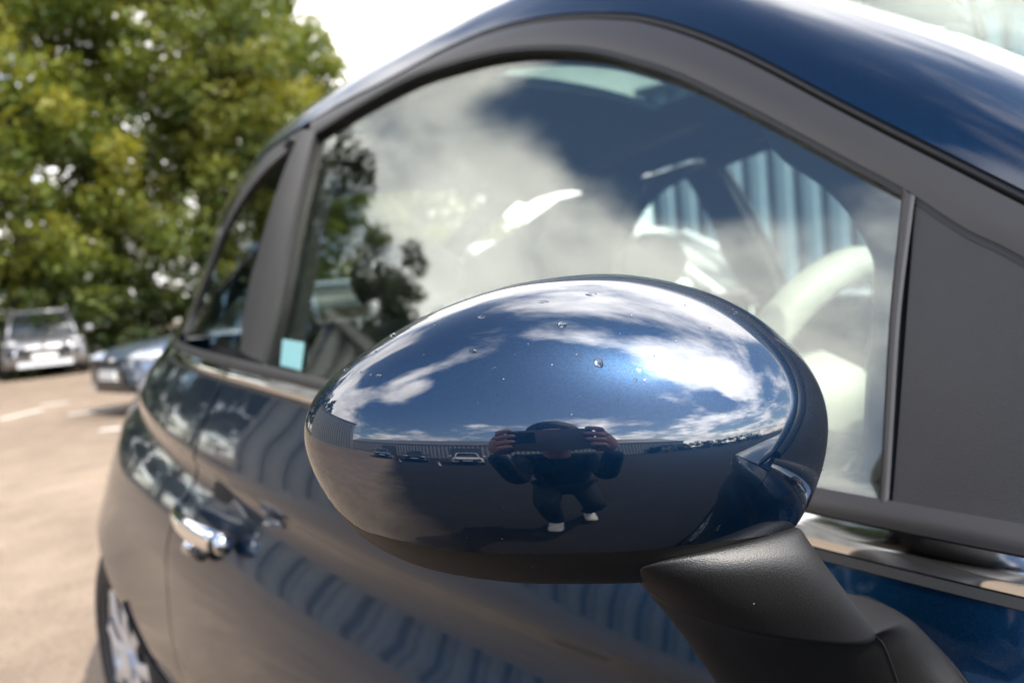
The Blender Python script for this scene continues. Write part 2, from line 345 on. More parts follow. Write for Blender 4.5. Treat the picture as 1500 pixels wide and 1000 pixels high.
def px(pts,off=0.0):
    """feature curve read off the body: (y, z) where each line of sight meets the body side"""
    out=[]
    for q in pts:
        h=hit(q[0],q[1],off)
        if h is not None: out.append((h[1],h[2]))
    return np.array(out)
MIRROR_X=0.81
def far_copy(o,parent,name=None):
    """the same piece on the other side of the car"""
    me=o.data.copy(); co=np.empty(len(me.vertices)*3); me.vertices.foreach_get('co',co); co=co.reshape(-1,3); co[:,0]=2*MIRROR_X-co[:,0]
    me.vertices.foreach_set('co',co.ravel()); me.flip_normals(); me.update()
    c=bpy.data.objects.new(name or o.name.split('.')[0],me); COL.objects.link(c); c.parent=parent; return c
# ================================================================= the blue car
car=empty('parked_car'); CARLOC=Vector((0.81,1.15,0.0))
tag(car,'navy blue metallic hatchback in the foreground with droplets on its mirror cap','car')
BOT=0.215
# ---- feature lines
glass_top=px([(463,193),(535,148),(602,112),(670,88),(737,72),(805,67),(872,71),(940,88),(1000,108),(1102,157),(1170,193),(1237,229),(1327,277)])
seal_line=px([(445,187),(490,159),(535,136),(580,113),(647,77),(715,48),(782,31),(850,24),(900,24.5),(940,28),(1000,44),(1060,67),(1125,98),(1215,146),(1305,192),(1395,237),(1500,290)])
seal_line=np.vstack(([[1.93,1.300],[1.83,1.352],[1.72,1.385]],seal_line[1:],[[0.40,1.048],[0.30,0.974],[0.26,0.944]]))
sail_top=np.vstack((px([(1335,283),(1417,335),(1500,376)]),[[0.40,1.012],[0.325,0.952]]))
glass_rear=px([(463,193),(440,279),(422,360),(404,450),(384,529)])
pillar_l=px([(425,215),(400,300),(380,370),(369,406),(357,475),(354,514)])
bar_l=px([(1325,277),(1307,450),(1298,600),(1290,734)]); bar_r=px([(1343,287),(1323,450),(1313,600),(1304,737)])
def belt_curve(y0,y1,n,dz=0.0): y=np.linspace(y0,y1,n); return np.stack((y,zbelt(y)+dz),1)
shutY=pw([0.2,0.45,0.63,0.73,0.82,0.905,0.96,1.02],[1.70,1.725,1.705,1.685,1.635,1.59,1.568,1.545])
DOOR_F=0.300
# ---- door panel
def panel(name,yf0,yf1,zb,zt,nu,nv,parent,mat):
    """yf0/yf1: y limits as functions of z; zb/zt: z limits as functions of y"""
    G=np.zeros((nu,nv,2))
    for i in range(nu):
        u=i/(nu-1)
        for j in range(nv):
            v=j/(nv-1); y=None
            yn=yf0(0.6)*(1-u)+yf1(0.6)*u; z=zb(yn)*(1-v)+zt(yn)*v
            y=yf0(z)*(1-u)+yf1(z)*u; z=zb(y)*(1-v)+zt(y)*v; G[i,j]=(y,z)
    P=side_pts(G); du=np.gradient(P,axis=0); dv=np.gradient(P,axis=1); N=np.cross(du,dv); N/=np.linalg.norm(N,axis=2,keepdims=True)
    flip=bool(N[:,:,0].mean()>0)
    return shell(name,P,mat,parent,0.006,-N if flip else N,flip)
door=panel('door',lambda z:DOOR_F,lambda z:float(shutY(z))-0.0025,lambda y:BOT,lambda y:float(zbelt(y))-0.040,110,150,car,M['paint'])
ARC_R,AX_R,AX_Z=0.350,2.31,0.300
def zb_rear(y):
    d=ARC_R**2-(y-AX_R)**2; return max(BOT,AX_Z+math.sqrt(d)) if d>0 else BOT
def arch_panel(name,ya,yb,yc,za_top,nu,nv,front_shut=None,back_shut=None,top=None):
    """panel with a round wheel-arch cut-out; columns fan round the arch"""
    z0=BOT; dz=z0-AX_Z; half=math.sqrt(ARC_R**2-dz**2); a0=math.atan2(dz,-half); a1=math.atan2(dz,half)
    if a0<0: a0+=2*math.pi
    n1,n2,n3=int(nu*.25),int(nu*.5),nu-int(nu*.25)-int(nu*.5)
    A=[(y,z0) for y in np.linspace(ya,yc-half,n1,endpoint=False)]+[(yc+ARC_R*math.cos(a),AX_Z+ARC_R*math.sin(a)) for a in np.linspace(a0,a1,n2,endpoint=False)]+[(y,z0) for y in np.linspace(yc+half,yb,n3)]
    A=np.array(A); s1=yc-half*0.80; s2=yc+half*0.80
    if s2>yb-0.05: s2=yb-0.05
    if s1<ya+0.05: s1=ya+0.05
    By=np.concatenate((np.linspace(ya,s1,n1,endpoint=False),np.linspace(s1,s2,n2,endpoint=False),np.linspace(s2,yb,n3))); 
    G=np.zeros((nu,nv,2)); tv=np.linspace(0,1,nv)
    for i in range(nu):
        B=(By[i],top(By[i])); u=i/(nu-1)
        G[i,:,0]=A[i,0]*(1-tv)+B[0]*tv; G[i,:,1]=A[i,1]*(1-tv)+B[1]*tv
        if front_shut is not None:
            zc=G[i,:,1]; G[i,:,0]+=(front_shut(zc)-ya)*max(0,1-u/.25)**1.5
    P=side_pts(G); N=np.cross(np.gradient(P,axis=0),np.gradient(P,axis=1)); N/=np.linalg.norm(N,axis=2,keepdims=True)
    flip=bool(N[:,:,0].mean()>0); return shell(name,P,M['paint'],car,0.006,-N if flip else N,flip)
quarter=arch_panel('rear_quarter_panel',1.62,2.86,AX_R,None,200,150,front_shut=lambda z:shutY(z)+0.0025,top=lambda y:float(zbelt(y))-0.040)
AXF=0.0
fender=arch_panel('front_wing',-0.60,DOOR_F-0.004,AXF,None,120,80,top=lambda y:float(zbelt(y))-0.040 if y>-.15 else float(zbelt(y))-0.040-0.55*(y+.15)**2)
side_patch('sill_panel',np.stack((np.linspace(0.33,1.99,40),np.full(40,0.155)),1),np.stack((np.linspace(0.33,1.99,40),np.full(40,0.213)),1),M['trim'],car,40,4,0.004)
# ---- belt mouldings, door part and rear part
for p,y0,y1 in ((door,DOOR_F,1.541),(quarter,1.545,1.99)):
    side_patch('waist_rubber',belt_curve(y0,y1,40,-0.016),belt_curve(y0,y1,40,-0.002),M['trim'],p,70,6,0.004,0.006,bulge=0.002)
    side_patch('chrome_strip',belt_curve(y0,y1,40,-0.0345),belt_curve(y0,y1,40,-0.0165),M['chrome'],p,90,14,0.0045,0.006,bulge=0.0012,lean=0.0042)
    side_patch('strip_seal',belt_curve(y0,y1,40,-0.0398),belt_curve(y0,y1,40,-0.0348),M['rubber'],p,70,3,0.002,0.006)
# ---- door frame: the matt black hoop round the door glass
outer=seal_line[3:]; outer=np.vstack(([[1.552,1.402]],outer[1:]))
inner=np.vstack((glass_top,sail_top[1:]))
# pair the two curves by position along the car
yy=np.concatenate((np.linspace(1.512,1.40,12),np.linspace(1.39,0.8,60),np.linspace(0.79,0.33,60)))
def by_y(C,y):
    C=resample(C,400); o=np.argsort(C[:,0]); return np.interp(y,C[o,0],C[o,1])
inn=np.stack((yy,by_y(inner,yy)),1); yo=yy+0.030*np.clip((yy-0.9)/0.6,0,1)-0.035*np.clip((0.9-yy)/0.5,0,1)
out=np.stack((yo,by_y(outer,yo)-0.004),1)
side_patch('window_frame',inn,out,M['trim'],door,raw=True,nu=len(yy),nv=10,off=0.002,thick=0.012,bulge=0.0015)
# thin black rubber lip all round the inside of the frame
lip_in=np.stack((yy[:-14],inn[:-14,1]-0.0045),1)
side_patch('glass_seal',lip_in,inn[:-14],M['rubber'],door,raw=True,nu=len(lip_in),nv=3,off=0.001,thick=0.010)
# body gutter seal between frame and roof paint (two ribs)
rub0=np.stack((yo,by_y(outer,yo)-0.0035),1); rub1=np.stack((yo-0.0005,by_y(outer,yo)+0.0045),1)
side_patch('gutter_seal',rub0,rub1,M['rubber'],car,raw=True,nu=len(yo),nv=6,off=-0.003,thick=0.008,bulge=0.003)
# door pillar
pil_r=np.vstack((glass_rear[:1]+[[0.0,0.004]],glass_rear[1:])); 
side_patch('pillar_cover',pil_r,np.vstack(([[1.575,1.392]],pillar_l[1:])),M['trim'],door,nu=40,nv=8,off=0.002,thick=0.012,bulge=0.002)
# division bar and sail panel
side_patch('divider_bar',bar_l,bar_r,M['trim'],door,nu=30,nv=6,off=0.003,thick=0.014,bulge=0.002)
tt=np.linspace(0.006,1,40); sb=np.stack((np.linspace(bar_r[-1,0]-0.001,0.328,40),zbelt(np.linspace(bar_r[-1,0]-0.001,0.328,40))-0.003),1)
bar_up=resample(bar_r,40)[::-1]
st_y=np.linspace(bar_r[0,0],0.328,40)
st=np.stack((st_y,by_y(sail_top,st_y)-0.0012),1)
side_patch('sail_panel',sb,st,M['sail'],door,raw=True,nu=40,nv=30,off=0.0005,thick=0.012)
# ---- door glass (a slab)
gy=np.linspace(0,1,70)
gt=resample(np.vstack((glass_top,[[bar_l[0,0],bar_l[0,1]]])),70)
gb=np.stack((np.linspace(1.437,bar_l[-1,0]+0.004,70),zbelt(np.linspace(1.437,bar_l[-1,0]+0.004,70))-0.012),1)
pane=side_patch('window_pane',gb,gt+np.array([0,0.006]),M['glass'],door,nu=70,nv=40,off=-0.007,thick=0.0035)
# ---- rear quarter window
q_out=np.vstack((px([(422,220),(380,260),(345,310)]),[[1.858,1.226],[1.893,1.164],[1.925,1.106],[1.925,1.063]]))
q_pl=np.vstack((pillar_l[:1],pillar_l[1:]))
qa=resample(q_pl,40); qb=resample(np.vstack((q_out[:1]-[[0.012,0.0]],q_out)),40)
side_patch('quarter_pane',qa+np.array([-0.004,0]),qb+np.array([0.006,0]),M['glass'],quarter,raw=True,nu=40,nv=24,off=-0.004,thick=0.0035)
qo=np.vstack(([[1.575,1.392],[1.70,1.383]],q_out[1:]+np.array([[.035,.030],[.042,.022],[.045,.012],[.045,.008],[.042,.0],[.05,-.002]])))
side_patch('quarter_frame',resample(np.vstack((q_out[:1],q_out)),60),resample(qo,60),M['trim'],quarter,raw=True,nu=60,nv=6,off=0.001,thick=0.010)
# ---- cantrail and windscreen pillar (paint), roof, screens
rail=np.array([[0.46,2.05,1.36],[0.43,1.86,1.425],[0.42,1.6,1.472],[0.41,1.3,1.497],[0.40,1.08,1.495],[0.378,0.90,1.452],[0.350,0.78,1.393],[0.314,0.675,1.318],[0.297,0.608,1.278],[0.285,0.567,1.252],[0.27,0.53,1.226],[0.235,0.40,1.115],[0.207,0.26,1.01],[0.192,0.15,0.935]])
sl=np.vstack((seal_line,[[0.20,0.905]]))
sl3=side_pts(resample(sl,140)+np.array([0.0,0.0045]),0.001); rl=resample(rail,140); _kr=np.ones(15)/15; _pd=np.pad(rl,((7,7),(0,0)),mode='reflect',reflect_type='odd'); rl=np.stack([np.convolve(_pd[:,q],_kr,'valid') for q in range(3)],1)
e=1e-3; slY,slZ=sl3[:,1],sl3[:,2]
tan=np.stack(((S(slY,slZ+e)-S(slY,slZ-e))/(2*e),np.zeros(140),np.ones(140)),1); tan/=np.linalg.norm(tan,axis=1,keepdims=True)
dv_=rl-sl3; L=np.linalg.norm(dv_,axis=1,keepdims=True)
flat=np.stack((np.ones(140),np.zeros(140),0.10*np.ones(140)),1); flat/=np.linalg.norm(flat,axis=1,keepdims=True)
P1=sl3+tan*L*0.58; P2=rl-flat*L*0.30
tv=np.linspace(0,1,40)[None,:,None]
G=(sl3[:,None]*(1-tv)**3+3*P1[:,None]*tv*(1-tv)**2+3*P2[:,None]*tv**2*(1-tv)+rl[:,None]*tv**3)
N=np.cross(np.gradient(G,axis=0),np.gradient(G,axis=1)); N/=np.linalg.norm(N,axis=2,keepdims=True)+1e-12
fl=bool(N[:,:,2].mean()<0)
cant=shell('roof_side',G,M['paint'],car,0.012,-N if fl else N,fl)
# roof between the rails (with a glass roof panel let in) and the screens
k0=int(np.argmin(abs(rl[:,1]-0.90))); rr=rl[:k0+1]; rx=np.linspace(0,1,14)
far=rr.copy(); far[:,0]=2*MIRROR_X-far[:,0]
def arch_roof(sel,u0,u1,nu,nv,dz=0.0):
    R=resample(rr,200); a=np.interp(np.linspace(sel[0],sel[1],nu),R[::-1,1],np.arange(200)[::-1]); R=R[np.clip(np.round(a).astype(int),0,199)]
    Fm=R.copy(); Fm[:,0]=2*MIRROR_X-R[:,0]; uu=np.linspace(u0,u1,nv)
    G=R[:,None]*(1-uu)[None,:,None]+Fm[:,None]*uu[None,:,None]; w_=(1-(2*uu-1)**2)[None,:]; G[:,:,1]-=0.13*w_*np.clip((1.30-R[:,1])/0.40,0,1)[:,None]**1.5; G[:,:,2]+=dz+0.034*w_; return G
def roof_piece(name,sel,u0,u1,mat,nu=30,nv=20,th=0.010,dz=0.0):
    G=arch_roof(sel,u0,u1,nu,nv,dz); N=np.cross(np.gradient(G,axis=0),np.gradient(G,axis=1)); N/=np.linalg.norm(N,axis=2,keepdims=True)
    f=bool(N[:,:,2].mean()<0); return shell(name,G,mat,car,th,-N if f else N,f)
roof=roof_piece('roof',(2.03,1.50),0,1,M['paint'])
roof_piece('roof_header',(1.02,0.90),0,1,M['paint'])
g1=roof_piece('roof_rail',(1.498,1.022),0,0.10,M['paint'],30,6); far_copy(g1,car)
roof_piece('glass_roof',(1.497,1.023),0.102,0.898,M['glass_roof'],30,20,0.004)
# windscreen
wa=rl[k0+1:]; wb=wa.copy(); wb[:,0]=2*MIRROR_X-wb[:,0]; uu=np.linspace(0,1,24)
def arched(wa,wb,uu,by,bz):
    G=wa[:,None]*(1-uu)[None,:,None]+wb[:,None]*uu[None,:,None]; w=(1-(2*uu-1)**2)[None,:]
    G[:,:,1]+=by*w; G[:,:,2]+=bz*w; return G
hd=1.0
Gw=arched(wa,wb,uu,-0.13,0.034)
Nw=np.cross(np.gradient(Gw,axis=0),np.gradient(Gw,axis=1)); Nw/=np.linalg.norm(Nw,axis=2,keepdims=True)
fw_=bool(Nw[:,:,1].mean()>0); shell('windscreen',Gw,M['glass_far'],car,0.004,-Nw if fw_ else Nw,fw_)
# bonnet: from the wing tops across, falling to the nose
hy=np.linspace(0.29,-0.62,40); hz=np.array([float(zbelt(y))-0.036-(0.55*(y+.15)**2 if y<-.15 else 0) for y in hy]); hx=S(hy,hz-0.004)+0.004
uu=np.linspace(0,1,40); G=np.zeros((40,40,3)); w=1-np.abs(2*uu-1)**2.4
for i in range(40):
    G[i,:,0]=hx[i]*(1-uu)+(2*MIRROR_X-hx[i])*uu; G[i,:,1]=hy[i]-0.10*w*np.clip((0.2-hy[i]),0,1); G[i,:,2]=hz[i]+w*(0.085-0.03*max(0,-hy[i]))
N=np.cross(np.gradient(G,axis=0),np.gradient(G,axis=1)); N/=np.linalg.norm(N,axis=2,keepdims=True); f=bool(N[:,:,2].mean()<0)
shell('bonnet',G,M['paint'],car,0.006,-N if f else N,f)
# nose and front bumper
zz=np.linspace(0.25,0.80,24); G=np.zeros((24,40,3))
for i,z in enumerate(zz):
    x0=float(S(-0.60,min(z,0.78)))
    G[i,:,0]=x0*(1-uu)+(2*MIRROR_X-x0)*uu; G[i,:,1]=-0.605-0.12*(1-np.abs(2*uu-1)**2.6)-0.03*math.sin((z-.25)*5.5); G[i,:,2]=z
N=np.cross(np.gradient(G,axis=0),np.gradient(G,axis=1)); N/=np.linalg.norm(N,axis=2,keepdims=True); f=bool(N[:,:,1].mean()>0)
shell('front_bumper',G,M['paint'],car,0.01,-N if f else N,f)
for s in (0,1):
    m=MB(); c=np.array((0.20 if s==0 else 2*MIRROR_X-0.20,-0.655,0.71)); m.ellipsoid(c,(0.085,0.05,0.085),20,10); m.build('headlight',M['lamp'],car,True)
# tail
zr=np.linspace(0.25,1.03,24); G=np.zeros((24,40,3))
for i,z in enumerate(zr):
    x0=float(S(2.855,z)); G[i,:,0]=x0*(1-uu)+(2*MIRROR_X-x0)*uu; G[i,:,1]=2.855+0.06*(1-np.abs(2*uu-1)**2.6); G[i,:,2]=z
N=np.cross(np.gradient(G,axis=0),np.gradient(G,axis=1)); N/=np.linalg.norm(N,axis=2,keepdims=True); f=bool(N[:,:,1].mean()<0)
shell('tailgate',G,M['paint'],car,0.01,-N if f else N,f)
# rear window, and the painted rear pillars beside it
a=rail[0]; b_=np.array([float(S(2.855,1.03)),2.86,1.04]); ra=np.linspace(a,b_,16); rb=ra.copy(); rb[:,0]=2*MIRROR_X-rb[:,0]
def rear_piece(name,u0,u1,mat,th):
    uu=np.linspace(u0,u1,16); G=ra[:,None]*(1-uu)[None,:,None]+rb[:,None]*uu[None,:,None]; w=(1-(2*uu-1)**2)[None,:]; G[:,:,1]+=0.06*w; G[:,:,2]+=0.03*w*np.linspace(1,0,16)[:,None]
    N=np.cross(np.gradient(G,axis=0),np.gradient(G,axis=1)); N/=np.linalg.norm(N,axis=2,keepdims=True); f=bool(N[:,:,1].mean()<0)
    return shell(name,G,mat,car,th,-N if f else N,f)
rear_piece('rear_window',0.12,0.88,M['glass_far'],0.004)
t1=rear_piece('rear_window_pillar',0.0,0.119,M['paint'],0.01); far_copy(t1,car)
# painted rear pillar between the quarter window and the rear window: side surface wrapped round to the tail
cA=np.vstack((resample(qo,60)[10:],)); cB=np.linspace([2.05,1.36],[2.86,1.04],50)
qp=side_patch('rear_pillar_skin',cA,cB,M['paint'],quarter,raw=True,nu=50,nv=30,off=0.0,thick=0.01)
cb1=np.stack((np.linspace(1.99,2.86,30),zbelt(np.linspace(1.99,2.86,30))-0.04),1); 
side_patch('shoulder_skin',cb1,np.linspace(cA[-1],[2.86,1.042],30),M['paint'],quarter,raw=True,nu=30,nv=10,off=0.0,thick=0.01)
# ---- wheels
def wheel(yc,xo,side):
    """xo: x of the tyre's outer face; side -1 = right side of the car"""
    root=MB(); n=64
    prof_t=[(0.190,0.010),(0.205,0.002),(0.245,0.0),(0.276,0.012),(0.291,0.035),(0.294,0.085),(0.291,0.15),(0.276,0.175),(0.24,0.185),(0.19,0.17)]
    rings=[[ (xo-side*d, yc+r*math.cos(a), AX_Z+r*math.sin(a)) for r,d in prof_t] for a in np.linspace(0,2*math.pi,n+1)]
    m=MB(); m.rings(rings,cap=False,closed=True); ty=m.build('wheel',M['tyre'],car,True)
    m=MB(); pr=[(0.192,0.008),(0.196,0.014),(0.188,0.020),(0.176,0.05),(0.172,0.15),(0.180,0.15),(0.190,0.05)]
    rings=[[ (xo-side*d, yc+r*math.cos(a), AX_Z+r*math.sin(a)) for r,d in pr] for a in np.linspace(0,2*math.pi,n+1)]
    m.rings(rings,cap=False); m.build('rim',M['alloy'],ty,True)
    for s_ in range(9):
        a=2*math.pi*s_/9+0.2; m=MB(); q=[]
        for r,w,d in ((0.025,0.020,0.020),(0.10,0.017,0.012),(0.185,0.024,0.018)):
            c=np.array((0,math.cos(a),math.sin(a)))*r; tt_=np.array((0,-math.sin(a),math.cos(a)))*w
            q.append([np.array((xo-side*d,yc,AX_Z))+c+tt_, np.array((xo-side*(d-0.006),yc,AX_Z))+c, np.array((xo-side*d,yc,AX_Z))+c-tt_, np.array((xo-side*(d+0.025),yc,AX_Z))+c])
        m.rings(q); m.build('spoke',M['alloy'],ty)
    m=MB(); m.tube([(xo-side*0.004,yc,AX_Z),(xo-side*0.03,yc,AX_Z)],0.036,24); m.build('hub_cap',M['alloy'],ty)
    m=MB(); m.tube([(xo-side*0.075,yc,AX_Z),(xo-side*0.095,yc,AX_Z)],0.13,32); m.build('brake_disc',M['trim'],ty)
for yc,xo in ((AX_R,0.030),(AXF,0.0)):
    wheel(yc,xo,-1); wheel(yc,2*MIRROR_X-xo,1)
    # dark wheel housing
    m=MB(); rg=[[(x,yc+0.325*math.cos(a),AX_Z+0.325*math.sin(a)) for x in (0.075,0.42)] for a in np.linspace(-0.15,math.pi+0.15,30)]
    m.rings(rg,cap=False,closed=False); m.build('wheel_housing',M['dark'],car,True)
# ---- door handle (chrome pull, cup, end button)
def handle(parent):
    hz0=lambda y:0.802
    sx=lambda y,z:float(S(y,z))
    pts=[];rad=[]
    yA,yB=1.61,1.415
    up=np.array((0,0,1.0))
    rings=[]
    for s_ in np.linspace(0,1,28):
        y=yA*(1-s_)+yB*s_; z=0.800-0.020*s_+0.004*math.sin(math.pi*s_)
        outd=0.006+0.040*math.sin(math.pi*min(1,max(0,s_*0.9+0.05)))**0.6
        hgt=(0.008+0.009*min(1,s_*1.6))*(1-max(0,(s_-0.9))*3); thk=0.007+0.004*s_
        c=np.array((sx(y,z)-outd,y,z))
        rings.append([c+np.array((thk*math.cos(a),0,hgt*math.sin(a))) for a in np.linspace(0,2*math.pi,16,endpoint=False)])
    m=MB(); m.rings(rings); h=m.build('door_handle',M['chrome_bright'],parent,True)
    m=MB(); c=np.array((sx(1.415,0.779)-0.022,1.412,0.779)); m.ellipsoid(c,(0.014,0.009,0.014),16,10); m.build('lock_button',M['chrome'],parent,True)
    m=MB(); c=np.array((sx(1.4235,0.78)-0.021,1.4245,0.780)); m.ellipsoid(c,(0.019,0.005,0.017),16,10); m.build('handle_gasket',M['rubber'],parent,True)
    m=MB(); y,z=1.50,0.822; c=np.array((sx(y,z)+0.004,y,z)); c[0]+=0.001; m.ellipsoid(c,(0.007,0.050,0.032),24,14); m.build('handle_cup',M['dark'],parent,True)
    for yy_ in (1.545,1.500):
        m=MB(); c=np.array((sx(yy_,0.752)-0.012,yy_,0.752)); m.ellipsoid(c,(0.012,0.014,0.013),14,8); m.build('handle_bracket',M['chrome'] if yy_>1.52 else M['trim'],parent,True)
handle(door)
# sticker inside the rear corner of the door glass
stk=px([(408,497),(439,502),(434,543),(404,536)]); 
side_patch('window_sticker',[stk[3],stk[2]],[stk[0],stk[1]],M['sticker'],door,nu=6,nv=6,off=-0.0062,thick=0.0005)
# ---- the far side
fd=far_copy(door,car,'door'); fq=far_copy(quarter,car,'rear_quarter_panel'); far_copy(fender,car,'front_wing'); far_copy(cant,car,'roof_side')
for o in list(door.children):
    n=o.name.split('.')[0]
    if n in('window_sticker',): continue
    c=far_copy(o,fd,n)
    if n=='window_pane': c.data.materials[0]=M['glass_far']
for o in list(quarter.children):
    c=far_copy(o,fq)
    if c.name.startswith('quarter_pane'): c.data.materials[0]=M['glass_far']
for o in list(car.children):
    if o.name.startswith(('gutter_seal','sill_panel')): far_copy(o,car)
# ================================================================= cabin
m=MB(); m.box((0.81,1.2,0.26),(0.70,1.25,0.02)); m.box((0.81,0.25,0.5),(0.66,0.02,0.26)); m.box((0.81,2.35,0.55),(0.60,0.02,0.32)); m.build('cabin_floor',M['carpet'],car)
# door inner trims
trimG=np.stack((np.linspace(0.32,1.50,20),np.full(20,0.28)),1)
dt=side_patch('door_trim',trimG,belt_curve(0.32,1.50,20,-0.006),M['dark'],door,nu=20,nv=16,off=-0.055,thick=0.01); far_copy(dt,fd)
la=px([(1120,205),(1145,232),(1195,265),(1240,310),(1272,365),(1281,405),(1278,500),(1268,560),(1258,735)],-0.035); lb=px([(1100,150),(1165,186),(1215,212),(1270,238),(1330,272),(1330,330),(1325,500),(1316,600),(1306,740)],-0.035)
st_=side_patch('sail_trim',resample(la,40),resample(lb,40),M['dark'],door,raw=True,nu=40,nv=8,off=-0.035,thick=0.008); far_copy(st_,fd)
qt=side_patch('side_trim',np.stack((np.linspace(1.52,2.4,20),np.full(20,0.30)),1),belt_curve(1.52,2.0,20,-0.005),M['dark'],quarter,nu=20,nv=14,off=-0.08,thick=0.01); far_copy(qt,fq)
# inner linings of hoop and pillars
ln=side_patch('frame_lining',np.stack((yy,inn[:,1]-0.012),1),np.stack((yo,by_y(outer,yo)),1),M['liner'],door,raw=True,nu=len(yy),nv=6,off=-0.03,thick=0.012); far_copy(ln,fd)
lp=side_patch('pillar_lining',resample(glass_rear,20),resample(pillar_l,20),M['liner'],door,raw=True,nu=20,nv=6,off=-0.035,thick=0.02); far_copy(lp,fd)
G=G_=None
def liner_piece(name,sel,u0,u1,nu=14,nv=10):
    Gp=arch_roof(sel,u0,u1,nu,nv,-0.028); N=np.cross(np.gradient(Gp,axis=0),np.gradient(Gp,axis=1)); N/=np.linalg.norm(N,axis=2,keepdims=True)
    f=bool(N[:,:,2].mean()<0); return shell(name,Gp,M['liner'],car,0.008,-N if f else N,f)
liner_piece('headliner',(2.02,1.46),0,1); liner_piece('headliner',(1.06,0.90),0,1)
l1=liner_piece('headliner',(1.459,1.061),0,0.17); far_copy(l1,car)
# dashboard
m=MB(); rings=[]
for x in np.linspace(0.10,1.52,30):
    rings.append([(x,y,z) for y,z in ((0.28,0.62),(0.30,0.93),(0.34,0.955),(0.50,0.965),(0.585,0.945),(0.61,0.90),(0.60,0.80),(0.56,0.62))])
m.rings(rings); dash=m.build('dashboard',M['dark'],car,True)
m=MB(); rings=[]
for x in np.linspace(0.20,1.44,30): rings.append([(x,y,z) for y,z in ((0.600,0.80),(0.612,0.90),(0.624,0.895),(0.622,0.80))])
m.rings(rings); m.build('fascia',M['ivory'],dash,True)
m=MB(); m.ellipsoid((0.42,0.605,0.955),(0.13,0.085,0.062),24,14); m.build('instrument_cowl',M['dark'],dash,True)
m=MB(); m.ellipsoid((0.42,0.66,0.945),(0.105,0.035,0.052),24,14); m.build('instrument_pod',M['ivory'],dash,True)
# steering wheel
SC=np.array((0.42,0.80,0.925)); sx_=np.array((1.0,0,0)); sv=np.array((0,-0.42,0.907)); sn=np.cross(sx_,sv)
m=MB(); R0,r0=0.178,0.0185
rings=[]
for a in np.linspace(0,2*math.pi,73):
    d=sx_*math.cos(a)+sv*math.sin(a); rings.append([SC+d*(R0+r0*math.cos(b))+sn*r0*1.1*math.sin(b) for b in np.linspace(0,2*math.pi,14,endpoint=False)])
m.rings(rings,cap=False); stw=m.build('steering_wheel',M['ivory'],car,True)
m=MB(); hub=[]
for k_,(rr_,dd_) in enumerate(((0.03,0.036),(0.07,0.030),(0.085,0.012),(0.085,-0.03),(0.05,-0.06))):
    hub.append([SC+(sx_*math.cos(a)*1.0+sv*math.sin(a)*0.85)*rr_-sn*dd_ for a in np.linspace(0,2*math.pi,28,endpoint=False)])
m.rings(hub); m.build('steering_hub',M['ivory'],stw,True)
for a in (math.pi*0.0,math.pi,math.pi*1.5):
    d=sx_*math.cos(a)+sv*math.sin(a); m=MB(); m.tube([SC+d*0.07,SC+d*0.17],[0.020,0.014],10); m.build('wheel_spoke',M['ivory'],stw,True)
m=MB(); 
for k_ in range(9): m.tube([SC+np.array((0,-0.085-0.008*k_,-0.035-0.004*k_)),SC+np.array((0,-0.0915-0.008*k_,-0.038-0.004*k_))],[0.048-0.001*(k_%2)*4,0.048],20)
m.build('column_shroud',M['ivory'],stw)
m=MB(); m.tube([SC+np.array((-0.03,-0.10,-0.02)),SC+np.array((-0.17,-0.085,0.01))],[0.009,0.012],10); m.build('indicator_stalk',M['dark'],stw,True)
# seats
def seat(x):
    m=MB(); R=rotx(math.radians(-8)); rings=[]
    for s_ in np.linspace(0,1,12):
        z=0.30+0.0; y=0.92+0.50*s_; w=0.235-0.02*abs(2*s_-1); h=0.075
        rings.append([(x+w*math.copysign(abs(math.cos(a))**0.6,math.cos(a)),y,0.50+h*math.copysign(abs(math.sin(a))**0.6,math.sin(a))) for a in np.linspace(0,2*math.pi,20,endpoint=False)])
    m.rings(rings); st=m.build('front_seat',M['seat'],car,True)
    m=MB(); rings=[]
    for s_ in np.linspace(0,1,14):
        z=0.52+0.54*s_; y=1.40+0.17*s_; w=(0.235-0.05*s_**3)*(1 if s_<0.95 else .9); d=0.075-0.025*s_
        rings.append([(x+w*math.copysign(abs(math.cos(a))**0.6,math.cos(a)),y+d*math.copysign(abs(math.sin(a))**0.6,math.sin(a)),z) for a in np.linspace(0,2*math.pi,24,endpoint=False)])
    m.rings(rings); m.build('backrest',M['seat'],st,True)
    m=MB(); m.ellipsoid((x,1.59,1.13),(0.125,0.05,0.075),20,12); m.build('headrest',M['seat'],st,True)
    for dx in(-.05,.05):
        m=MB(); m.tube([(x+dx,1.585,1.03),(x+dx,1.59,1.13)],0.006,8); m.build('headrest_post',M['chrome'],st,True)
seat(0.44); seat(1.18)
m=MB(); m.box((0.81,2.0,0.48),(0.55,0.24,0.09)); rb_=m.build('rear_bench',M['seat'],car)
m=MB(); m.box((0.81,2.27,0.74),(0.55,0.07,0.22),rotx(-0.15)); m.build('backrest',M['seat'],rb_)
for x in(0.5,1.12):
    m=MB(); m.ellipsoid((x,2.30,1.02),(0.12,0.045,0.07),18,10); m.build('headrest',M['seat'],rb_,True)
# interior mirror and a seat belt at the near pillar
m=MB(); m.ellipsoid((0.81,0.74,1.36),(0.11,0.018,0.035),20,10); im=m.build('interior_mirror',M['dark'],car,True)
m=MB(); m.tube([(0.81,0.72,1.37),(0.81,0.735,1.47)],0.008,8); m.build('mirror_stalk',M['dark'],im)
m=MB(); pts=[np.array((0.20,1.56,1.20)),np.array((0.19,1.57,0.95)),np.array((0.18,1.56,0.40))]
rg=[[p+np.array((-0.001,-0.022,0)),p+np.array((0.001,-0.022,0)),p+np.array((0.001,0.022,0)),p+np.array((-0.001,0.022,0))] for p in pts]; m.rings(rg); m.build('seat_belt',M['seat'],car)
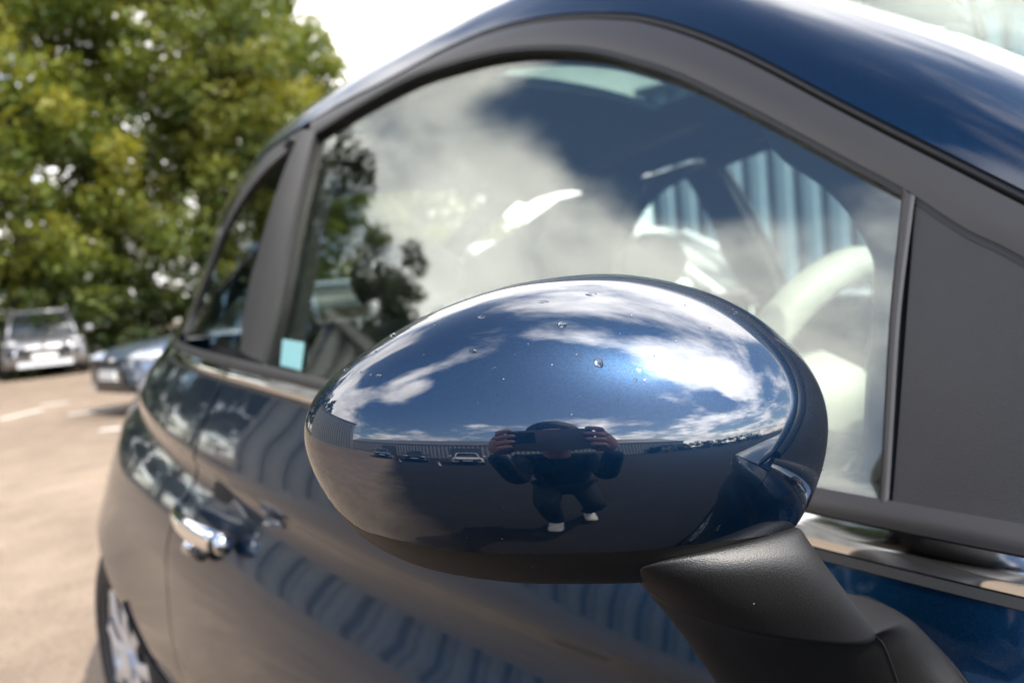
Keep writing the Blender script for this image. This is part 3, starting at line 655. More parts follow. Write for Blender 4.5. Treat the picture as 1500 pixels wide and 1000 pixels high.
# ================================================================= wing mirror
AXD=-ray(805,640)                                   # the cap faces this way
MC=CAM_POS+ray(831,626)*0.335
def on_plane(x,y,off=0.0):
    d=ray(x,y); return CAM_POS+d*(((MC-CAM_POS)@AXD+off)/(d@AXD))
A1=np.cross(AXD,UP); A1/=np.linalg.norm(A1); A1=-A1 if A1@RT<0 else A1; A2=np.cross(A1,AXD); A2=-A2 if A2@UP<0 else A2
PC=on_plane(805,640)
outline=[(448,620),(451,604),(470,575),(500,545),(545,511),(580,488),(620,466),(680,440),(740,420),(800,408),(870,401),(930,402),(1000,415),(1060,435),(1110,462),(1150,495),(1182,528),(1204,567),(1214,610),(1211,660),(1199,703),(1182,742),(1160,780),(1120,812),(1060,836),(990,848),(930,852),(880,853),(820,853),(755,851),(680,842),(630,831),(580,813),(545,793),(510,763),(480,722),(460,680),(450,646)]
OP=np.array([on_plane(*q)-PC for q in resample(outline,400,True)]); oa,ob=OP@A1,OP@A2
th=np.arctan2(ob,oa); rr_=np.hypot(oa,ob); o_=np.argsort(th); th,rr_=th[o_],rr_[o_]
NT=320; TH=np.linspace(-math.pi,math.pi,NT,endpoint=False)
R_=np.interp(TH,th,rr_,period=2*math.pi)
ft=np.fft.rfft(R_); kk=np.arange(len(ft)); ft*=np.exp(-(kk/15.0)**4); R_=np.fft.irfft(ft,NT)
# quadratic form that the dome follows near its pole
BX,BY=0.107,0.062
DOME=0.050
def dome_q(rho,ang,Rt):
    qt=(rho/Rt)**2; qe=(rho*np.cos(ang)/BX)**2+(rho*np.sin(ang)/BY)**2
    w=np.clip(qt,0,1)**1.1; return qe*(1-w)+qt*w
def dome_k(ang): return 0.021*((1+np.cos(ang-math.radians(33)))/2)**2.2      # the shell turns back faster towards the car and along the top
R_=R_*(1+0.80*dome_k(TH)/0.335)
def dome_h(q,ang): return DOME*np.sqrt(np.clip(1-q,0,1))-dome_k(ang)*np.clip(q,0,1)**3
def dome_pt(rho,ang,Rt):
    h=dome_h(dome_q(rho,ang,Rt),ang); return PC[None]+np.outer(rho*np.cos(ang),A1)+np.outer(rho*np.sin(ang),A2)+np.outer(h,AXD)
NS=110; sv_=np.sin(np.linspace(0,math.pi/2,NS))**1.0; sv_[0]=1e-4
DG=np.stack([dome_pt(s_*R_,TH,R_) for s_ in sv_])            # [NS,NT,3]
# back shell: from the rim rearwards
back=[]
for k_,(sc_,dp) in enumerate(((1.0,0.004),(0.998,0.012),(0.985,0.028),(0.95,0.046),(0.93,0.052))):
    back.append(PC[None]+np.outer(sc_*R_*np.cos(TH),A1)+np.outer(sc_*R_*np.sin(TH),A2)-np.outer(dp+dome_k(TH),AXD))
# split line between paint and black lower housing, in the cap's own height
split=resample([(380,560),(430,640),(475,722),(503,754),(528,773),(555,783),(630,800),(710,809),(770,810.5),(830,810.5),(930,806),(1030,795),(1100,787),(1156,776),(1185,766),(1240,745)],200)
spx,spy=split[:,0],split[:,1]
FLAT=DG.reshape(-1,3); v_=FLAT-CAM_POS; z_=v_@FW; qx=750+FPX*(v_@RT)/z_; qy=500-FPX*(v_@UP)/z_
above=(qy<np.interp(qx,spx,spy)).reshape(NS,NT)
mir=None
def dome_cell_mesh(name,mask,mat,parent,inset=0.0):
    V=FLAT-AXD[None]*inset; F=[]
    for i in range(NS-1):
        for j in range(NT):
            k=(j+1)%NT; f=((i,j),(i,k),(i+1,k),(i+1,j)); 
            if any(mask[a] for a in f): F.append([a*NT+b for a,b in f])
    used=sorted({a for f in F for a in f}); mp={a:i for i,a in enumerate(used)}
    return [V[a] for a in used],[[mp[a] for a in f] for f in F]
# the black housing is the whole dome 0.8 mm further in plus the back shell; the painted cap sits on it with a smooth cut edge
Vh=np.vstack([ (FLAT-AXD[None]*0.0009).reshape(NS,NT,3).reshape(-1,3)]+back); F=[]
nr=NS+len(back)
for i in range(nr-1):
    for j in range(NT):
        k=(j+1)%NT; F.append((i*NT+j,i*NT+k,(i+1)*NT+k,(i+1)*NT+j))
F.append(tuple(range((nr-1)*NT,nr*NT)))
mir=link_mesh('wing_mirror',Vh,F,M['housing'],car)
# painted cap: grid whose lower edge follows the split line exactly
def cap_surface():
    rows=[]
    spP=np.array([on_plane(*q)-PC for q in split]); sa,sb_=spP@A1,spP@A2; sth=np.arctan2(sb_,sa); sr=np.hypot(sa,sb_)
    # perspective: find, for each angle, the radius where the dome meets the split line
    lim=R_.copy()
    for j in range(NT):
        s_=np.linspace(0.02,1,300); P=dome_pt(s_*R_[j],np.full(300,TH[j]),np.full(300,R_[j])); v=P-CAM_POS; z=v@FW
        x=750+FPX*(v@RT)/z; y=500-FPX*(v@UP)/z; bad=np.where(y>np.interp(x,spx,spy))[0]
        if len(bad): lim[j]=s_[bad[0]]*R_[j]
    G=[]
    for s_ in sv_: G.append(dome_pt(s_*lim,TH,R_))
    return np.stack(G),lim
CG,LIM=cap_surface()
V=[*CG.reshape(-1,3)]; F=[]
for i in range(NS-1):
    for j in range(NT):
        k=(j+1)%NT; F.append((i*NT+j,i*NT+k,(i+1)*NT+k,(i+1)*NT+j))
b0=len(V); V+=[p-AXD*0.0016 for p in CG[-1]]
nsm=len(F)
for j in range(NT):
    k=(j+1)%NT; F.append(((NS-1)*NT+j,(NS-1)*NT+k,b0+k,b0+j))
cap=link_mesh('painted_cap',V,F,M['paint_cap'],mir)
for e_ in cap.data.edges:
    a,b=e_.vertices
    if a>=(NS-1)*NT and a<b0 and b>=(NS-1)*NT and b<b0: e_.use_edge_sharp=True
# mirror glass on the back
mg=MB(); rg=[PC+np.cos(t)*A1*0.088*1.0+np.sin(t)*A2*0.052-AXD*0.0735+A1*0.004 for t in np.linspace(0,2*math.pi,48,endpoint=False)]
mg.rings([rg,[p-AXD*0.002 for p in rg]]); mg.build('mirror_glass',M['mirror'],mir)
# neck and foot: lofted plastic, each section an oval between two outline points
def loft(name,secs,mat,parent,n=28):
    secs=np.array(secs,float); D=resample(secs,26); rings=[]
    for xl,yl,dl,xr,yr,dr,bul,sag in D:
        Lp=CAM_POS+ray(xl,yl)*dl; Rp=CAM_POS+ray(xr,yr)*dr; c=(Lp+Rp)/2; ax=(Rp-Lp)/2; w=CAM_POS-c; w-=ax*(w@ax)/(ax@ax); w/=np.linalg.norm(w); w=w-UP*sag; w/=np.linalg.norm(w)
        rings.append([c+ax*math.copysign(abs(math.cos(a))**0.85,math.cos(a))+w*bul*math.copysign(abs(math.sin(a))**0.85,math.sin(a)) for a in np.linspace(0,2*math.pi,n,endpoint=False)])
    m=MB(); m.rings(rings); return m.build(name,mat,parent,True)

neck=loft('mirror_neck',[(960,810,.328,1150,772,.366,.005,0.0),(936,828,.3195,1167,774,.3575,.0115,0.0),(932,838,.3235,1175,790,.3585,.0175,0.03),(933,845,.3315,1191,817,.366,.0245,0.12),(936,849,.342,1222,858,.388,.030,0.28),(935,852,.353,1257,902,.416,.0335,0.42)],M['housing'],mir,40)
gap=loft('neck_gasket',[(937,851,.353,1255,901,.416,.0325,0.42),(945,857,.360,1254,904,.420,.030,0.40)],M['rubber'],mir,40)
FS=[(938,854,.356,1255,897,.420,.0318,0.42),(978,902,.410,1312,894,.463,.031,0.40),(1018,952,.456,1362,934,.479,.030,0.35),(1058,1003,.505,1421,1003,.486,.026,0.3),(1098,1055,.545,1470,1085,.492,.022,0.2)]
foot=loft('mirror_foot',FS,M['housing'],mir,48)
D=resample(np.array(FS,float),26); sp=[]
for k_,(xl,yl,dl,xr,yr,dr,bul,sag) in enumerate(D):
    Lp=CAM_POS+ray(xl,yl)*dl; Rp=CAM_POS+ray(xr,yr)*dr; c=(Lp+Rp)/2; ax=(Rp-Lp)/2; w=CAM_POS-c; w-=ax*(w@ax)/(ax@ax); w/=np.linalg.norm(w); w=w-UP*sag; w/=np.linalg.norm(w)
    a=math.radians(64-6*k_/25); sp.append(c+ax*abs(math.cos(a))**0.85+w*bul*abs(math.sin(a))**0.85)
m_=MB(); m_.tube(sp,0.00045,6); m_.build('foot_seam',M['rubber'],mir,True)
# base plate lying on the door skin
bp=px([(1238,868),(1262,868),(1283,874),(1323,897),(1364,933),(1395,965),(1422,1000)])
lowp=np.array([[0.60,0.86],[0.62,0.85],[0.625,0.845],[0.62,0.84],[0.60,0.835],[0.575,0.832],[0.55,0.83]])
side_patch('foot_gasket',bp,lowp,M['rubber'],mir,nu=30,nv=6,off=0.003,thick=0.004)
# rain drops left on the cap
DROPS=[(796,442,9,3),(824,476,8,6),(877,531,9,9),(706,464,8,3),(692,514,9,4),(847,519,5,3),(931,556,4,4),(724,539,5,3),(550,515,4,4),(530,545,4,4),(543,549,4,3),(555,550,6,3),(576,491,10,5),(506,541,5,4),(866,431,10,4),(1004,447,4,2),(958,521,3,2),(762,455,4,2),(905,585,3,3),(640,585,3,2),(1078,458,6,3),(890,510,3,2),(620,520,3,2),(700,590,2,2),(850,580,2,2),(990,500,3,2),(755,520,2,2),(1040,480,3,3)]
def dome_at(x,y):
    """point and normal of the cap surface on one line of sight"""
    d=ray(x,y); 
    def f(t):
        P=CAM_POS+d*t-PC; a,b,h=P@A1,P@A2,P@AXD; rho=math.hypot(a,b); an=math.atan2(b,a); Rt=np.interp(an,TH,R_,period=2*math.pi)
        q=float(dome_q(rho,an,Rt)); return h-(float(dome_h(q,an)) if q<1 else -0.04)
    ts=np.linspace(0.2,0.36,600); g=[f(t) for t in ts]
    for i in range(1,600):
        if g[i-1]>0 and g[i]<=0:
            a,b=ts[i-1],ts[i]
            for _ in range(30):
                m_=(a+b)/2
                if f(m_)>0: a=m_
                else: b=m_
            return CAM_POS+d*a
    return None
for (x,y,w,h) in DROPS:
    p=dome_at(x,y); p1=dome_at(x+2,y); p2=dome_at(x,y+2)
    if p is None or p1 is None or p2 is None: continue
    e1=p1-p; e1/=np.linalg.norm(e1); n=np.cross(e1,p2-p); n/=np.linalg.norm(n); n=-n if n@AXD<0 else n; e2=np.cross(n,e1)
    rx,ry=w*0.5*0.29/FPX*(1.75 if w>5 else 1.3),h*0.5*0.29/FPX*(1.9 if w>5 else 1.4); m=MB(); rings=[]
    ph=random.uniform(0,6.28)
    for t in np.linspace(0.12,math.pi/2,5)[::-1]:
        rings.append([p+e1*rx*math.sin(t)*math.cos(a)*(1+.16*math.sin(2*a+ph))+e2*ry*math.sin(t)*math.sin(a)*(1+.16*math.sin(3*a+ph))+n*(0.75*min(rx,ry)*math.cos(t)-0.00004) for a in np.linspace(0,2*math.pi,14,endpoint=False)])
    m.rings(rings); m.build('water_droplet',M['water'],mir,True)
# ================================================================= the car park
def mat_ground():
    m,t,b=new_mat('car_park_tarmac'); g=t.nodes.new('ShaderNodeTexCoord')
    def noise(sc,det,rough=0.6):
        n=t.nodes.new('ShaderNodeTexNoise'); n.inputs['Scale'].default_value=sc; n.inputs['Detail'].default_value=det; n.inputs['Roughness'].default_value=rough
        t.links.new(g.outputs['Object'],n.inputs['Vector']); return n
    a=noise(0.22,6); c=noise(45,4,0.7); d=noise(3.0,5)
    r=t.nodes.new('ShaderNodeValToRGB'); r.color_ramp.elements[0].position=0.3; r.color_ramp.elements[0].color=(0.185,0.142,0.105,1); r.color_ramp.elements[1].position=0.72; r.color_ramp.elements[1].color=(0.285,0.222,0.165,1)
    t.links.new(a.outputs['Fac'],r.inputs[0])
    mr=t.nodes.new('ShaderNodeMapRange'); t.links.new(c.outputs['Fac'],mr.inputs[0]); mr.inputs[1].default_value=0.3; mr.inputs[2].default_value=0.7; mr.inputs[3].default_value=0.72; mr.inputs[4].default_value=1.28
    mr2=t.nodes.new('ShaderNodeMapRange'); t.links.new(d.outputs['Fac'],mr2.inputs[0]); mr2.inputs[1].default_value=0.3; mr2.inputs[2].default_value=0.7; mr2.inputs[3].default_value=0.78; mr2.inputs[4].default_value=1.14
    ml=t.nodes.new('ShaderNodeMath'); ml.operation='MULTIPLY'; t.links.new(mr.outputs[0],ml.inputs[0]); t.links.new(mr2.outputs[0],ml.inputs[1])
    sc=t.nodes.new('ShaderNodeVectorMath'); sc.operation='SCALE'; t.links.new(r.outputs[0],sc.inputs[0]); t.links.new(ml.outputs[0],sc.inputs['Scale']); # near-black colour ahead of the car, blended into tan behind it
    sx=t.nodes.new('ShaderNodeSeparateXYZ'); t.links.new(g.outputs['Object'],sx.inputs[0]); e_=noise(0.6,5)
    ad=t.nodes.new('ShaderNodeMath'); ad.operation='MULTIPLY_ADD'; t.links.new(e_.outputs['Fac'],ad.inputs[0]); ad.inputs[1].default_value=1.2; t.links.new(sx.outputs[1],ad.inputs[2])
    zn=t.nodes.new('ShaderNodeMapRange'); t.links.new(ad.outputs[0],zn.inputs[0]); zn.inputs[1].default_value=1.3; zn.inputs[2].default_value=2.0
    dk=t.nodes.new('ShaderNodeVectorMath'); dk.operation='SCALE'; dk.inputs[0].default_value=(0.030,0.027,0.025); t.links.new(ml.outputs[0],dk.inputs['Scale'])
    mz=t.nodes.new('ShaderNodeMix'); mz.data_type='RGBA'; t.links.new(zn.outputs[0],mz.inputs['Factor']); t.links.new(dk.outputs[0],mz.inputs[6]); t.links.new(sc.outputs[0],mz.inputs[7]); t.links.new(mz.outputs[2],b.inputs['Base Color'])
    b.inputs['Roughness'].default_value=0.9; b.inputs['Specular IOR Level'].default_value=0.12
    bu=t.nodes.new('ShaderNodeBump'); bu.inputs['Strength'].default_value=0.6; bu.inputs['Distance'].default_value=0.01; t.links.new(c.outputs['Fac'],bu.inputs['Height']); t.links.new(bu.outputs[0],b.inputs['Normal'])
    return m
G_=[]; n=41
xs=np.linspace(-1,1,n); xs=np.sign(xs)*np.abs(xs)**3*700
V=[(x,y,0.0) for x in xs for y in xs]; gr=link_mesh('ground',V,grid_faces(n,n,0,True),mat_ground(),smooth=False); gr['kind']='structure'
line_m=simple('worn_line_paint',(0.62,0.60,0.55),0.7,var=(9,0.35))
def line(p0,p1,w=0.10):
    p0,p1=np.array(p0[:2],float),np.array(p1[:2],float); d=p1-p0; d/=np.linalg.norm(d); nn=np.array((-d[1],d[0]))*w/2
    v=[(*(p0+nn),.004),(*(p0-nn),.004),(*(p1-nn),.004),(*(p1+nn),.004)]; v+=[(a,b,0.001) for a,b,_ in v]
    o=link_mesh('parking_line',v,[(0,1,2,3),(7,6,5,4),(0,4,5,1),(1,5,6,2),(2,6,7,3),(3,7,4,0)],line_m,smooth=False); o['kind']='structure'
for a,b in (((100,607),(215,594)),((147,630),(200,625)),((60,594),(100,589)),((0,614),(60,600))): line(ground(*a),ground(*b),0.11)
# grass verge and kerb in front of the trees
F0=np.array((math.sin(math.radians(20)),math.cos(math.radians(20)),0)); S0=np.array((F0[1],-F0[0],0))
def at(d,s,z=0): return CAM_POS*np.array((1,1,0))+F0*d+S0*s+np.array((0,0,z))
verge=MB(); 
rg=[]
for s in np.linspace(-34,30,33): rg.append([at(24.4,s,0.0),at(24.5,s,0.12),at(25.5,s,0.16),at(60,s,0.20),at(60,s,0.0)])
verge.rings(rg); vg=verge.build('verge',simple('verge_soil',(0.045,0.042,0.022),0.95,var=(2.5,0.5),bump=(9,0.8,0.05))); vg['kind']='structure'
# ---- foliage
def leaf_mat(name,cols,trl):
    m=bpy.data.materials.new(name); m.use_nodes=True; t=m.node_tree; t.nodes.clear()
    at_=t.nodes.new('ShaderNodeAttribute'); at_.attribute_name='tone'; r=t.nodes.new('ShaderNodeValToRGB')
    els=r.color_ramp.elements
    while len(els)<len(cols): els.new(0.5)
    for i,c in enumerate(cols): els[i].position=i/(len(cols)-1); els[i].color=(*c,1)
    t.links.new(at_.outputs['Fac'],r.inputs[0])
    df=t.nodes.new('ShaderNodeBsdfPrincipled'); df.inputs['Roughness'].default_value=0.45; df.inputs['Specular IOR Level'].default_value=0.35; t.links.new(r.outputs[0],df.inputs['Base Color'])
    tl=t.nodes.new('ShaderNodeBsdfTranslucent'); sc=t.nodes.new('ShaderNodeVectorMath'); sc.operation='MULTIPLY'; t.links.new(r.outputs[0],sc.inputs[0]); sc.inputs[1].default_value=(1.5,1.35,0.5); t.links.new(sc.outputs[0],tl.inputs[0])
    mx=t.nodes.new('ShaderNodeMixShader'); mx.inputs[0].default_value=trl; t.links.new(df.outputs[0],mx.inputs[1]); t.links.new(tl.outputs[0],mx.inputs[2])
    o=t.nodes.new('ShaderNodeOutputMaterial'); t.links.new(mx.outputs[0],o.inputs[0]); return m
LEAF=[leaf_mat('leaves_yellow_green',[(0.060,0.092,0.016),(0.125,0.160,0.024),(0.22,0.225,0.034),(0.31,0.28,0.05)],0.45),
      leaf_mat('leaves_mid_green',[(0.042,0.068,0.015),(0.085,0.118,0.022),(0.155,0.175,0.032),(0.24,0.225,0.042)],0.42),
      leaf_mat('leaves_dark_green',[(0.014,0.026,0.007),(0.026,0.044,0.011),(0.048,0.068,0.016),(0.08,0.09,0.02)],0.38)]
def leaves(name,centres,radii,per,size,mat,parent,rng,squash=0.75,tone0=0.0):
    """leaf-sized faces gathered round clump centres"""
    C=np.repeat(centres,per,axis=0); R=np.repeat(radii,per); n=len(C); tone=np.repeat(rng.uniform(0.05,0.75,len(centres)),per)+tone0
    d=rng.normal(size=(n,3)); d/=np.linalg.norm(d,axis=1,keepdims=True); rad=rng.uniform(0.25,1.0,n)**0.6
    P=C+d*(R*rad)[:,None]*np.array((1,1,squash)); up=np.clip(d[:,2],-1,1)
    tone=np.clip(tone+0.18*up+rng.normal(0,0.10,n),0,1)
    a=rng.normal(size=(n,3))+np.array((0,0,0.25)); nn=a+d*0.6; nn/=np.linalg.norm(nn,axis=1,keepdims=True)
    t=np.cross(nn,rng.normal(size=(n,3))); t/=np.linalg.norm(t,axis=1,keepdims=True); b=np.cross(nn,t); sz=size*rng.uniform(0.6,1.35,n)[:,None]
    V=np.stack((P-t*sz,P+b*sz*0.55+nn*sz*0.12,P+t*sz,P-b*sz*0.55+nn*sz*0.12),1).reshape(-1,3)
    me=bpy.data.meshes.new(name); me.vertices.add(4*n); me.vertices.foreach_set('co',V.ravel()); me.loops.add(4*n); me.loops.foreach_set('vertex_index',np.arange(4*n,dtype=np.int32))
    me.polygons.add(n); me.polygons.foreach_set('loop_start',np.arange(0,4*n,4,dtype=np.int32)); me.polygons.foreach_set('loop_total',np.full(n,4,dtype=np.int32))
    at_=me.attributes.new('tone','FLOAT','FACE'); at_.data.foreach_set('value',tone.astype(np.float32)); me.materials.append(mat); me.update(calc_edges=True); me.validate()
    o=bpy.data.objects.new(name,me); COL.objects.link(o); 
    if parent is not None: o.parent=parent
    return o
def tree(name,pos,h,rad,z0,mat,label,seed,group='trees round the car park',nclump=150,per=75,leaf=0.13,open_=0.0,trunk_r=0.22,shape=1.0,clr=(0.55,1.0)):
    rng=np.random.default_rng(seed); t=empty(name,tuple(pos)); tag(t,label,'tree',group)
    m=MB(); top=np.array((rng.normal(0,.4),rng.normal(0,.4),h*0.86)); sp=[np.array((0,0,0.0)),np.array((rng.normal(0,.1),rng.normal(0,.1),h*.3)),top*0.65+np.array((rng.normal(0,.15),0,0)),top]
    m.tube(sp,[trunk_r*1.25,trunk_r*.85,trunk_r*.5,0.03],10); m.build('trunk',M['bark'],t,True)
    ch=(h-z0)/2; cz=z0+ch; cs=[]; rs=[]
    limb=MB()
    while len(cs)<nclump:
        d=rng.normal(size=3); d/=np.linalg.norm(d); r=rng.uniform(0.35,1.0)**0.5; 
        az=math.atan2(d[1],d[0]); lump=1+0.20*math.sin(3*az+seed)+0.16*math.sin(5*az+2.1*seed+3*d[2])+0.12*math.sin(7*d[2]+seed)
        u=d[2]; wid=math.sqrt(max(0,1-u*u))
        p=np.array((d[0]*rad*lump*r,d[1]*rad*lump*r,cz+d[2]*ch*r*(0.95+0.08*math.sin(4*az+seed))))
        if shape!=1.0: k=1-(p[2]-z0)/(h-z0); p[:2]*=0.35+0.65*min(1,max(0,k*1.3))**shape
        if rng.uniform()<open_*0.5: continue
        cs.append(p); rs.append(rng.uniform(*clr)*rad*0.26)
    for i in range(14):
        p=cs[i*7%len(cs)]; zb=max(h*0.22,min(p[2]-1.0,h*.7)); b=np.array((0,0,zb)); mid=b*0.5+p*0.5+np.array((0,0,-0.25)); limb.tube([b,mid,p],[trunk_r*.40,trunk_r*.22,0.02],6)
    limb.build('limb',M['bark'],t,True)
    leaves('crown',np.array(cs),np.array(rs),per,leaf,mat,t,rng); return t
def polar(az,d): a=math.radians(az); return (CAM_POS[0]+d*math.sin(a),CAM_POS[1]+d*math.cos(a),0.0)
TREES=[ # az, dist, height, radius, crown base, leaf, label
 (9.0,25.5,14.5,4.0,0.3,0,'tall yellow-green tree at the left edge of the picture'),
 (14.6,28.0,17.0,4.5,0.3,1,'tall tree with sky showing through its thin middle, behind the silver car'),
 (20.0,27.0,16.0,4.2,0.3,1,'broad mid-green tree between the silver and the blue-grey car'),
 (25.2,28.5,12.2,3.4,0.3,0,'sunlit yellow-green tree next to the bright cloud, beside the blue car roof'),
 (2.0,27.0,15.0,4.4,0.3,2,'dark tree mirrored in the rear quarter window'),
 (-7.0,26.0,17.5,4.2,0.5,2,'tall dark tree mirrored in the rear of the door window'),
 (-14.5,27.0,18.0,4.0,0.5,2,'tall dark tree mirrored in the door window beside the clouds'),
 (-23.5,28.5,16.5,3.9,0.5,2,'lower dark tree mirrored in the middle of the door window'),
 (-34.5,21.5,13.2,2.6,0.5,2,'small round tree mirrored alone against cloud in the door window'),
 (29.8,33.0,8.0,3.4,0.4,1,'green tree seen through the rear windows of the blue car'),
 (35.5,34.0,8.5,3.6,0.4,1,'low green tree behind the pale cars seen through the cabin')]
for i,(az,d,h,r,z0,k,lab) in enumerate(TREES):
    big=az>5 and az<27
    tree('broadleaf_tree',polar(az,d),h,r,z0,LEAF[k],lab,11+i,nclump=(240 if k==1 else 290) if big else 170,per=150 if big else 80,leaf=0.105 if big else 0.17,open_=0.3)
# undergrowth: shrubs below the trees
def shrub(pos,h,r,lab,seed,mat):
    rng=np.random.default_rng(seed); t=empty('shrub',tuple(pos)); tag(t,lab,'shrub','shrubs under the trees')
    m=MB(); 
    for q in range(5): m.tube([(0,0,0),(rng.normal(0,.3),rng.normal(0,.3),h*.6)],[0.04,0.015],6)
    m.build('stem',M['bark'],t)
    c=rng.normal(size=(60,3))*np.array((r*.5,r*.5,h*.28))+np.array((0,0,h*.45)); c[:,2]=np.clip(c[:,2],0.15,h)
    leaves('foliage',c,rng.uniform(.35,.6,60),55,0.10,mat,t,rng)
SH=[(7.5,24.3,2.6,2.0,'dark shrub behind the left side of the silver car'),(11.0,25.2,3.0,2.2,'dark shrub behind the silver car roof'),(14.5,24.9,2.8,2.2,'dark shrub between the two parked cars'),(18.0,25.4,3.0,2.2,'shrub behind the blue-grey car bonnet'),(21.5,25.3,3.0,2.2,'shrub just left of the rear of the blue car'),(25.5,26.0,3.0,2.3,'shrub hidden behind the rear pillar of the blue car'),(3.0,25,3,2.4,'shrub mirrored in the rear quarter window'),(-2,25,3,2.4,'shrub mirrored low in the door window')]
for i,(az,d,h,r,lab) in enumerate(SH): shrub(polar(az,d),h,r,lab,50+i,LEAF[2])
# ================================================================= parked cars
def car_model(root,L_,W,Hh,paint,kind):
    """front towards -y, centre of the front axle line at origin's y=0.. ; built in local metres"""
    hw=W/2; fr=-0.85; bk=fr+L_
    st=[(fr+0.00,0.42,0.78*hw,0.62),(fr+0.10,0.28,0.90*hw,0.80),(fr+0.35,0.24,0.98*hw,0.90),(0.0,0.24,hw,0.96),(0.55,0.24,hw,1.00),(1.2,0.24,hw,1.0),(bk-0.9,0.24,hw,1.02),(bk-0.25,0.26,0.97*hw,1.04),(bk,0.42,0.86*hw,0.98)]
    if kind=='suv': st=[(y,zl+0.02,w,zt*1.04) for y,zl,w,zt in st]
    if kind=='hatch': st=[(y,zl,w,zt*0.93) for y,zl,w,zt in st]
    st=resample(np.array(st),40); rings=[]
    for y,zl,w,zt in st:
        sh=zt-0.10
        half=[(0.0,zl),(w*0.86,zl),(w*0.97,zl+0.10),(w,zl+0.28),(w*0.985,sh-.06),(w*0.94,sh),(w*0.86,zt-.03),(w*0.55,zt),(0.0,zt+0.012)]
        half=resample(np.array(half),22); ring=[(x,y,z) for x,z in half]+[(-x,y,z) for x,z in half[-2:0:-1]]; rings.append(ring)
    m=MB(); m.rings(rings); body=m.build('body',paint,root,True)
    # cabin
    zt=0.99*(1.04 if kind=='suv' else 0.93); wy0,wy1,ry0,ry1=0.42,1.15,1.05,bk-0.55
    if kind=='van': wy0,ry0,ry1=0.15,0.75,bk-0.15
    ry0=wy0+0.78; rb=bk-0.12
    def ring(y0,w,z,y1): 
        pts=[(w*0.80,y0),(w*0.98,y0+0.10),(w,y0+0.4),(w,y1-0.4),(w*0.97,y1-0.08),(w*0.80,y1)]
        pts=pts+[(-x,y) for x,y in pts[::-1]]; return [(x,y,z) for x,y in pts]
    base=ring(wy0,hw*0.93,zt-0.05,rb); mid=ring(wy0+(ry0-wy0)*.55,hw*0.84,(zt+Hh)/2+.03,rb-.22); tp=ring(ry0,hw*0.72,Hh-0.055,rb-0.42)
    m=MB(); m.rings([base,mid,tp],cap=True); cab=m.build('cabin_glass',M['carglass'],root,True)
    m=MB(); tp2=[(x*1.03,y+(-.03 if y<1.6 else .05),z+.0) for x,y,z in tp]; tp3=[(x*0.95,y+(0.05 if y<1.6 else -.05),z+.055) for x,y,z in tp]; m.rings([tp2,tp3]); rf=m.build('roof',paint,root,True)
    for sx in(-1,1):
        m=MB(); m.tube([(sx*hw*0.80,wy0-.01,zt-0.03),(sx*hw*0.72,wy0+(ry0-wy0)*.55,(zt+Hh)/2+.03),(sx*hw*0.63,ry0,Hh-0.04)],0.035,8); m.build('windscreen_pillar',paint,root,True)
        for yp in(1.55,2.45):
            if yp<rb-0.5: m=MB(); m.tube([(sx*hw*0.945,yp,zt-.04),(sx*hw*0.73,yp+.03,Hh-.04)],0.035,8); m.build('door_pillar',paint,root,True)
        m=MB(); m.tube([(sx*hw*0.93,rb-.45,zt-.04),(sx*hw*0.72,rb-.62,Hh-.04)],0.06,8); m.build('rear_pillar',paint,root,True)
        m=MB(); m.ellipsoid((sx*(hw+0.13),0.62,zt+0.07),(0.115,0.07,0.085),14,8); wm=m.build('wing_mirror',paint,root,True)
        m=MB(); m.tube([(sx*hw*0.93,0.62,zt+0.02),(sx*(hw+0.08),0.62,zt+0.05)],0.022,6); m.build('mirror_arm',M['trim'],wm,True)
        for yw in(0.0,bk-0.85+0.0-0.75+0.55):
            m=MB(); r=0.335 if kind!='hatch' else 0.31
            m.tube([(sx*(hw+0.012),yw,r),(sx*(hw-0.20),yw,r)],[r,r],28); w=m.build('wheel',M['tyre'],root,False)
            m=MB(); m.tube([(sx*(hw+0.020),yw,r),(sx*(hw-0.02),yw,r)],[r*.66,r*.68],24); m.build('rim',M['alloy'],w,False)
        # lamps
        if kind=='suv':
            m=MB(); m.ellipsoid((sx*hw*0.74,fr+0.13,0.86),(0.20,0.14,0.055),16,8,rotz(sx*0.55)); m.build('headlight',M['lamp'],root,True)
            m=MB(); rg=[]
            for t_,(x_,z_,w_) in enumerate(((0.42,0.80,0.03),(0.62,0.72,0.055),(0.66,0.58,0.075),(0.60,0.46,0.06))):
                rg.append([(sx*hw*x_-w_,fr-0.015+0.12*x_**3,z_),(sx*hw*x_,fr-0.045+0.12*x_**3,z_),(sx*hw*x_+w_,fr-0.005+0.12*x_**3,z_),(sx*hw*x_,fr+0.06,z_)])
            m.rings(rg); m.build('chrome_shield',M['chrome'],root,True)
            m=MB(); m.ellipsoid((sx*hw*0.80,fr+0.10,0.52),(0.09,0.06,0.06),12,8); m.build('fog_light',M['lamp'],root,True)
            m=MB(); m.tube([(sx*hw*0.66,ry0+.05,Hh+.035),(sx*hw*0.68,ry0+.6,Hh+.06),(sx*hw*0.66,rb-.55,Hh+.03)],0.022,8); m.build('roof_rail',M['alloy'],root,True)
        else:
            m=MB(); m.ellipsoid((sx*hw*0.76,fr+0.26,0.70 if kind=='hatch' else 0.8),(0.17,0.30,0.085),18,10,rotz(-sx*0.42)); m.build('headlight',M['lamp'],root,True)
            m=MB(); m.ellipsoid((sx*hw*0.78,fr+0.12,0.36),(0.17,0.10,0.05),14,8,rotz(-sx*0.5)); m.build('fog_light',M['lamp'],root,True)
    gz=(0.62,0.10) if kind=='suv' else (0.45,0.10)
    m=MB(); m.box((0,fr+0.035,gz[0]),(hw*0.50,0.06,gz[1])); m.build('grille',M['dark'],root)
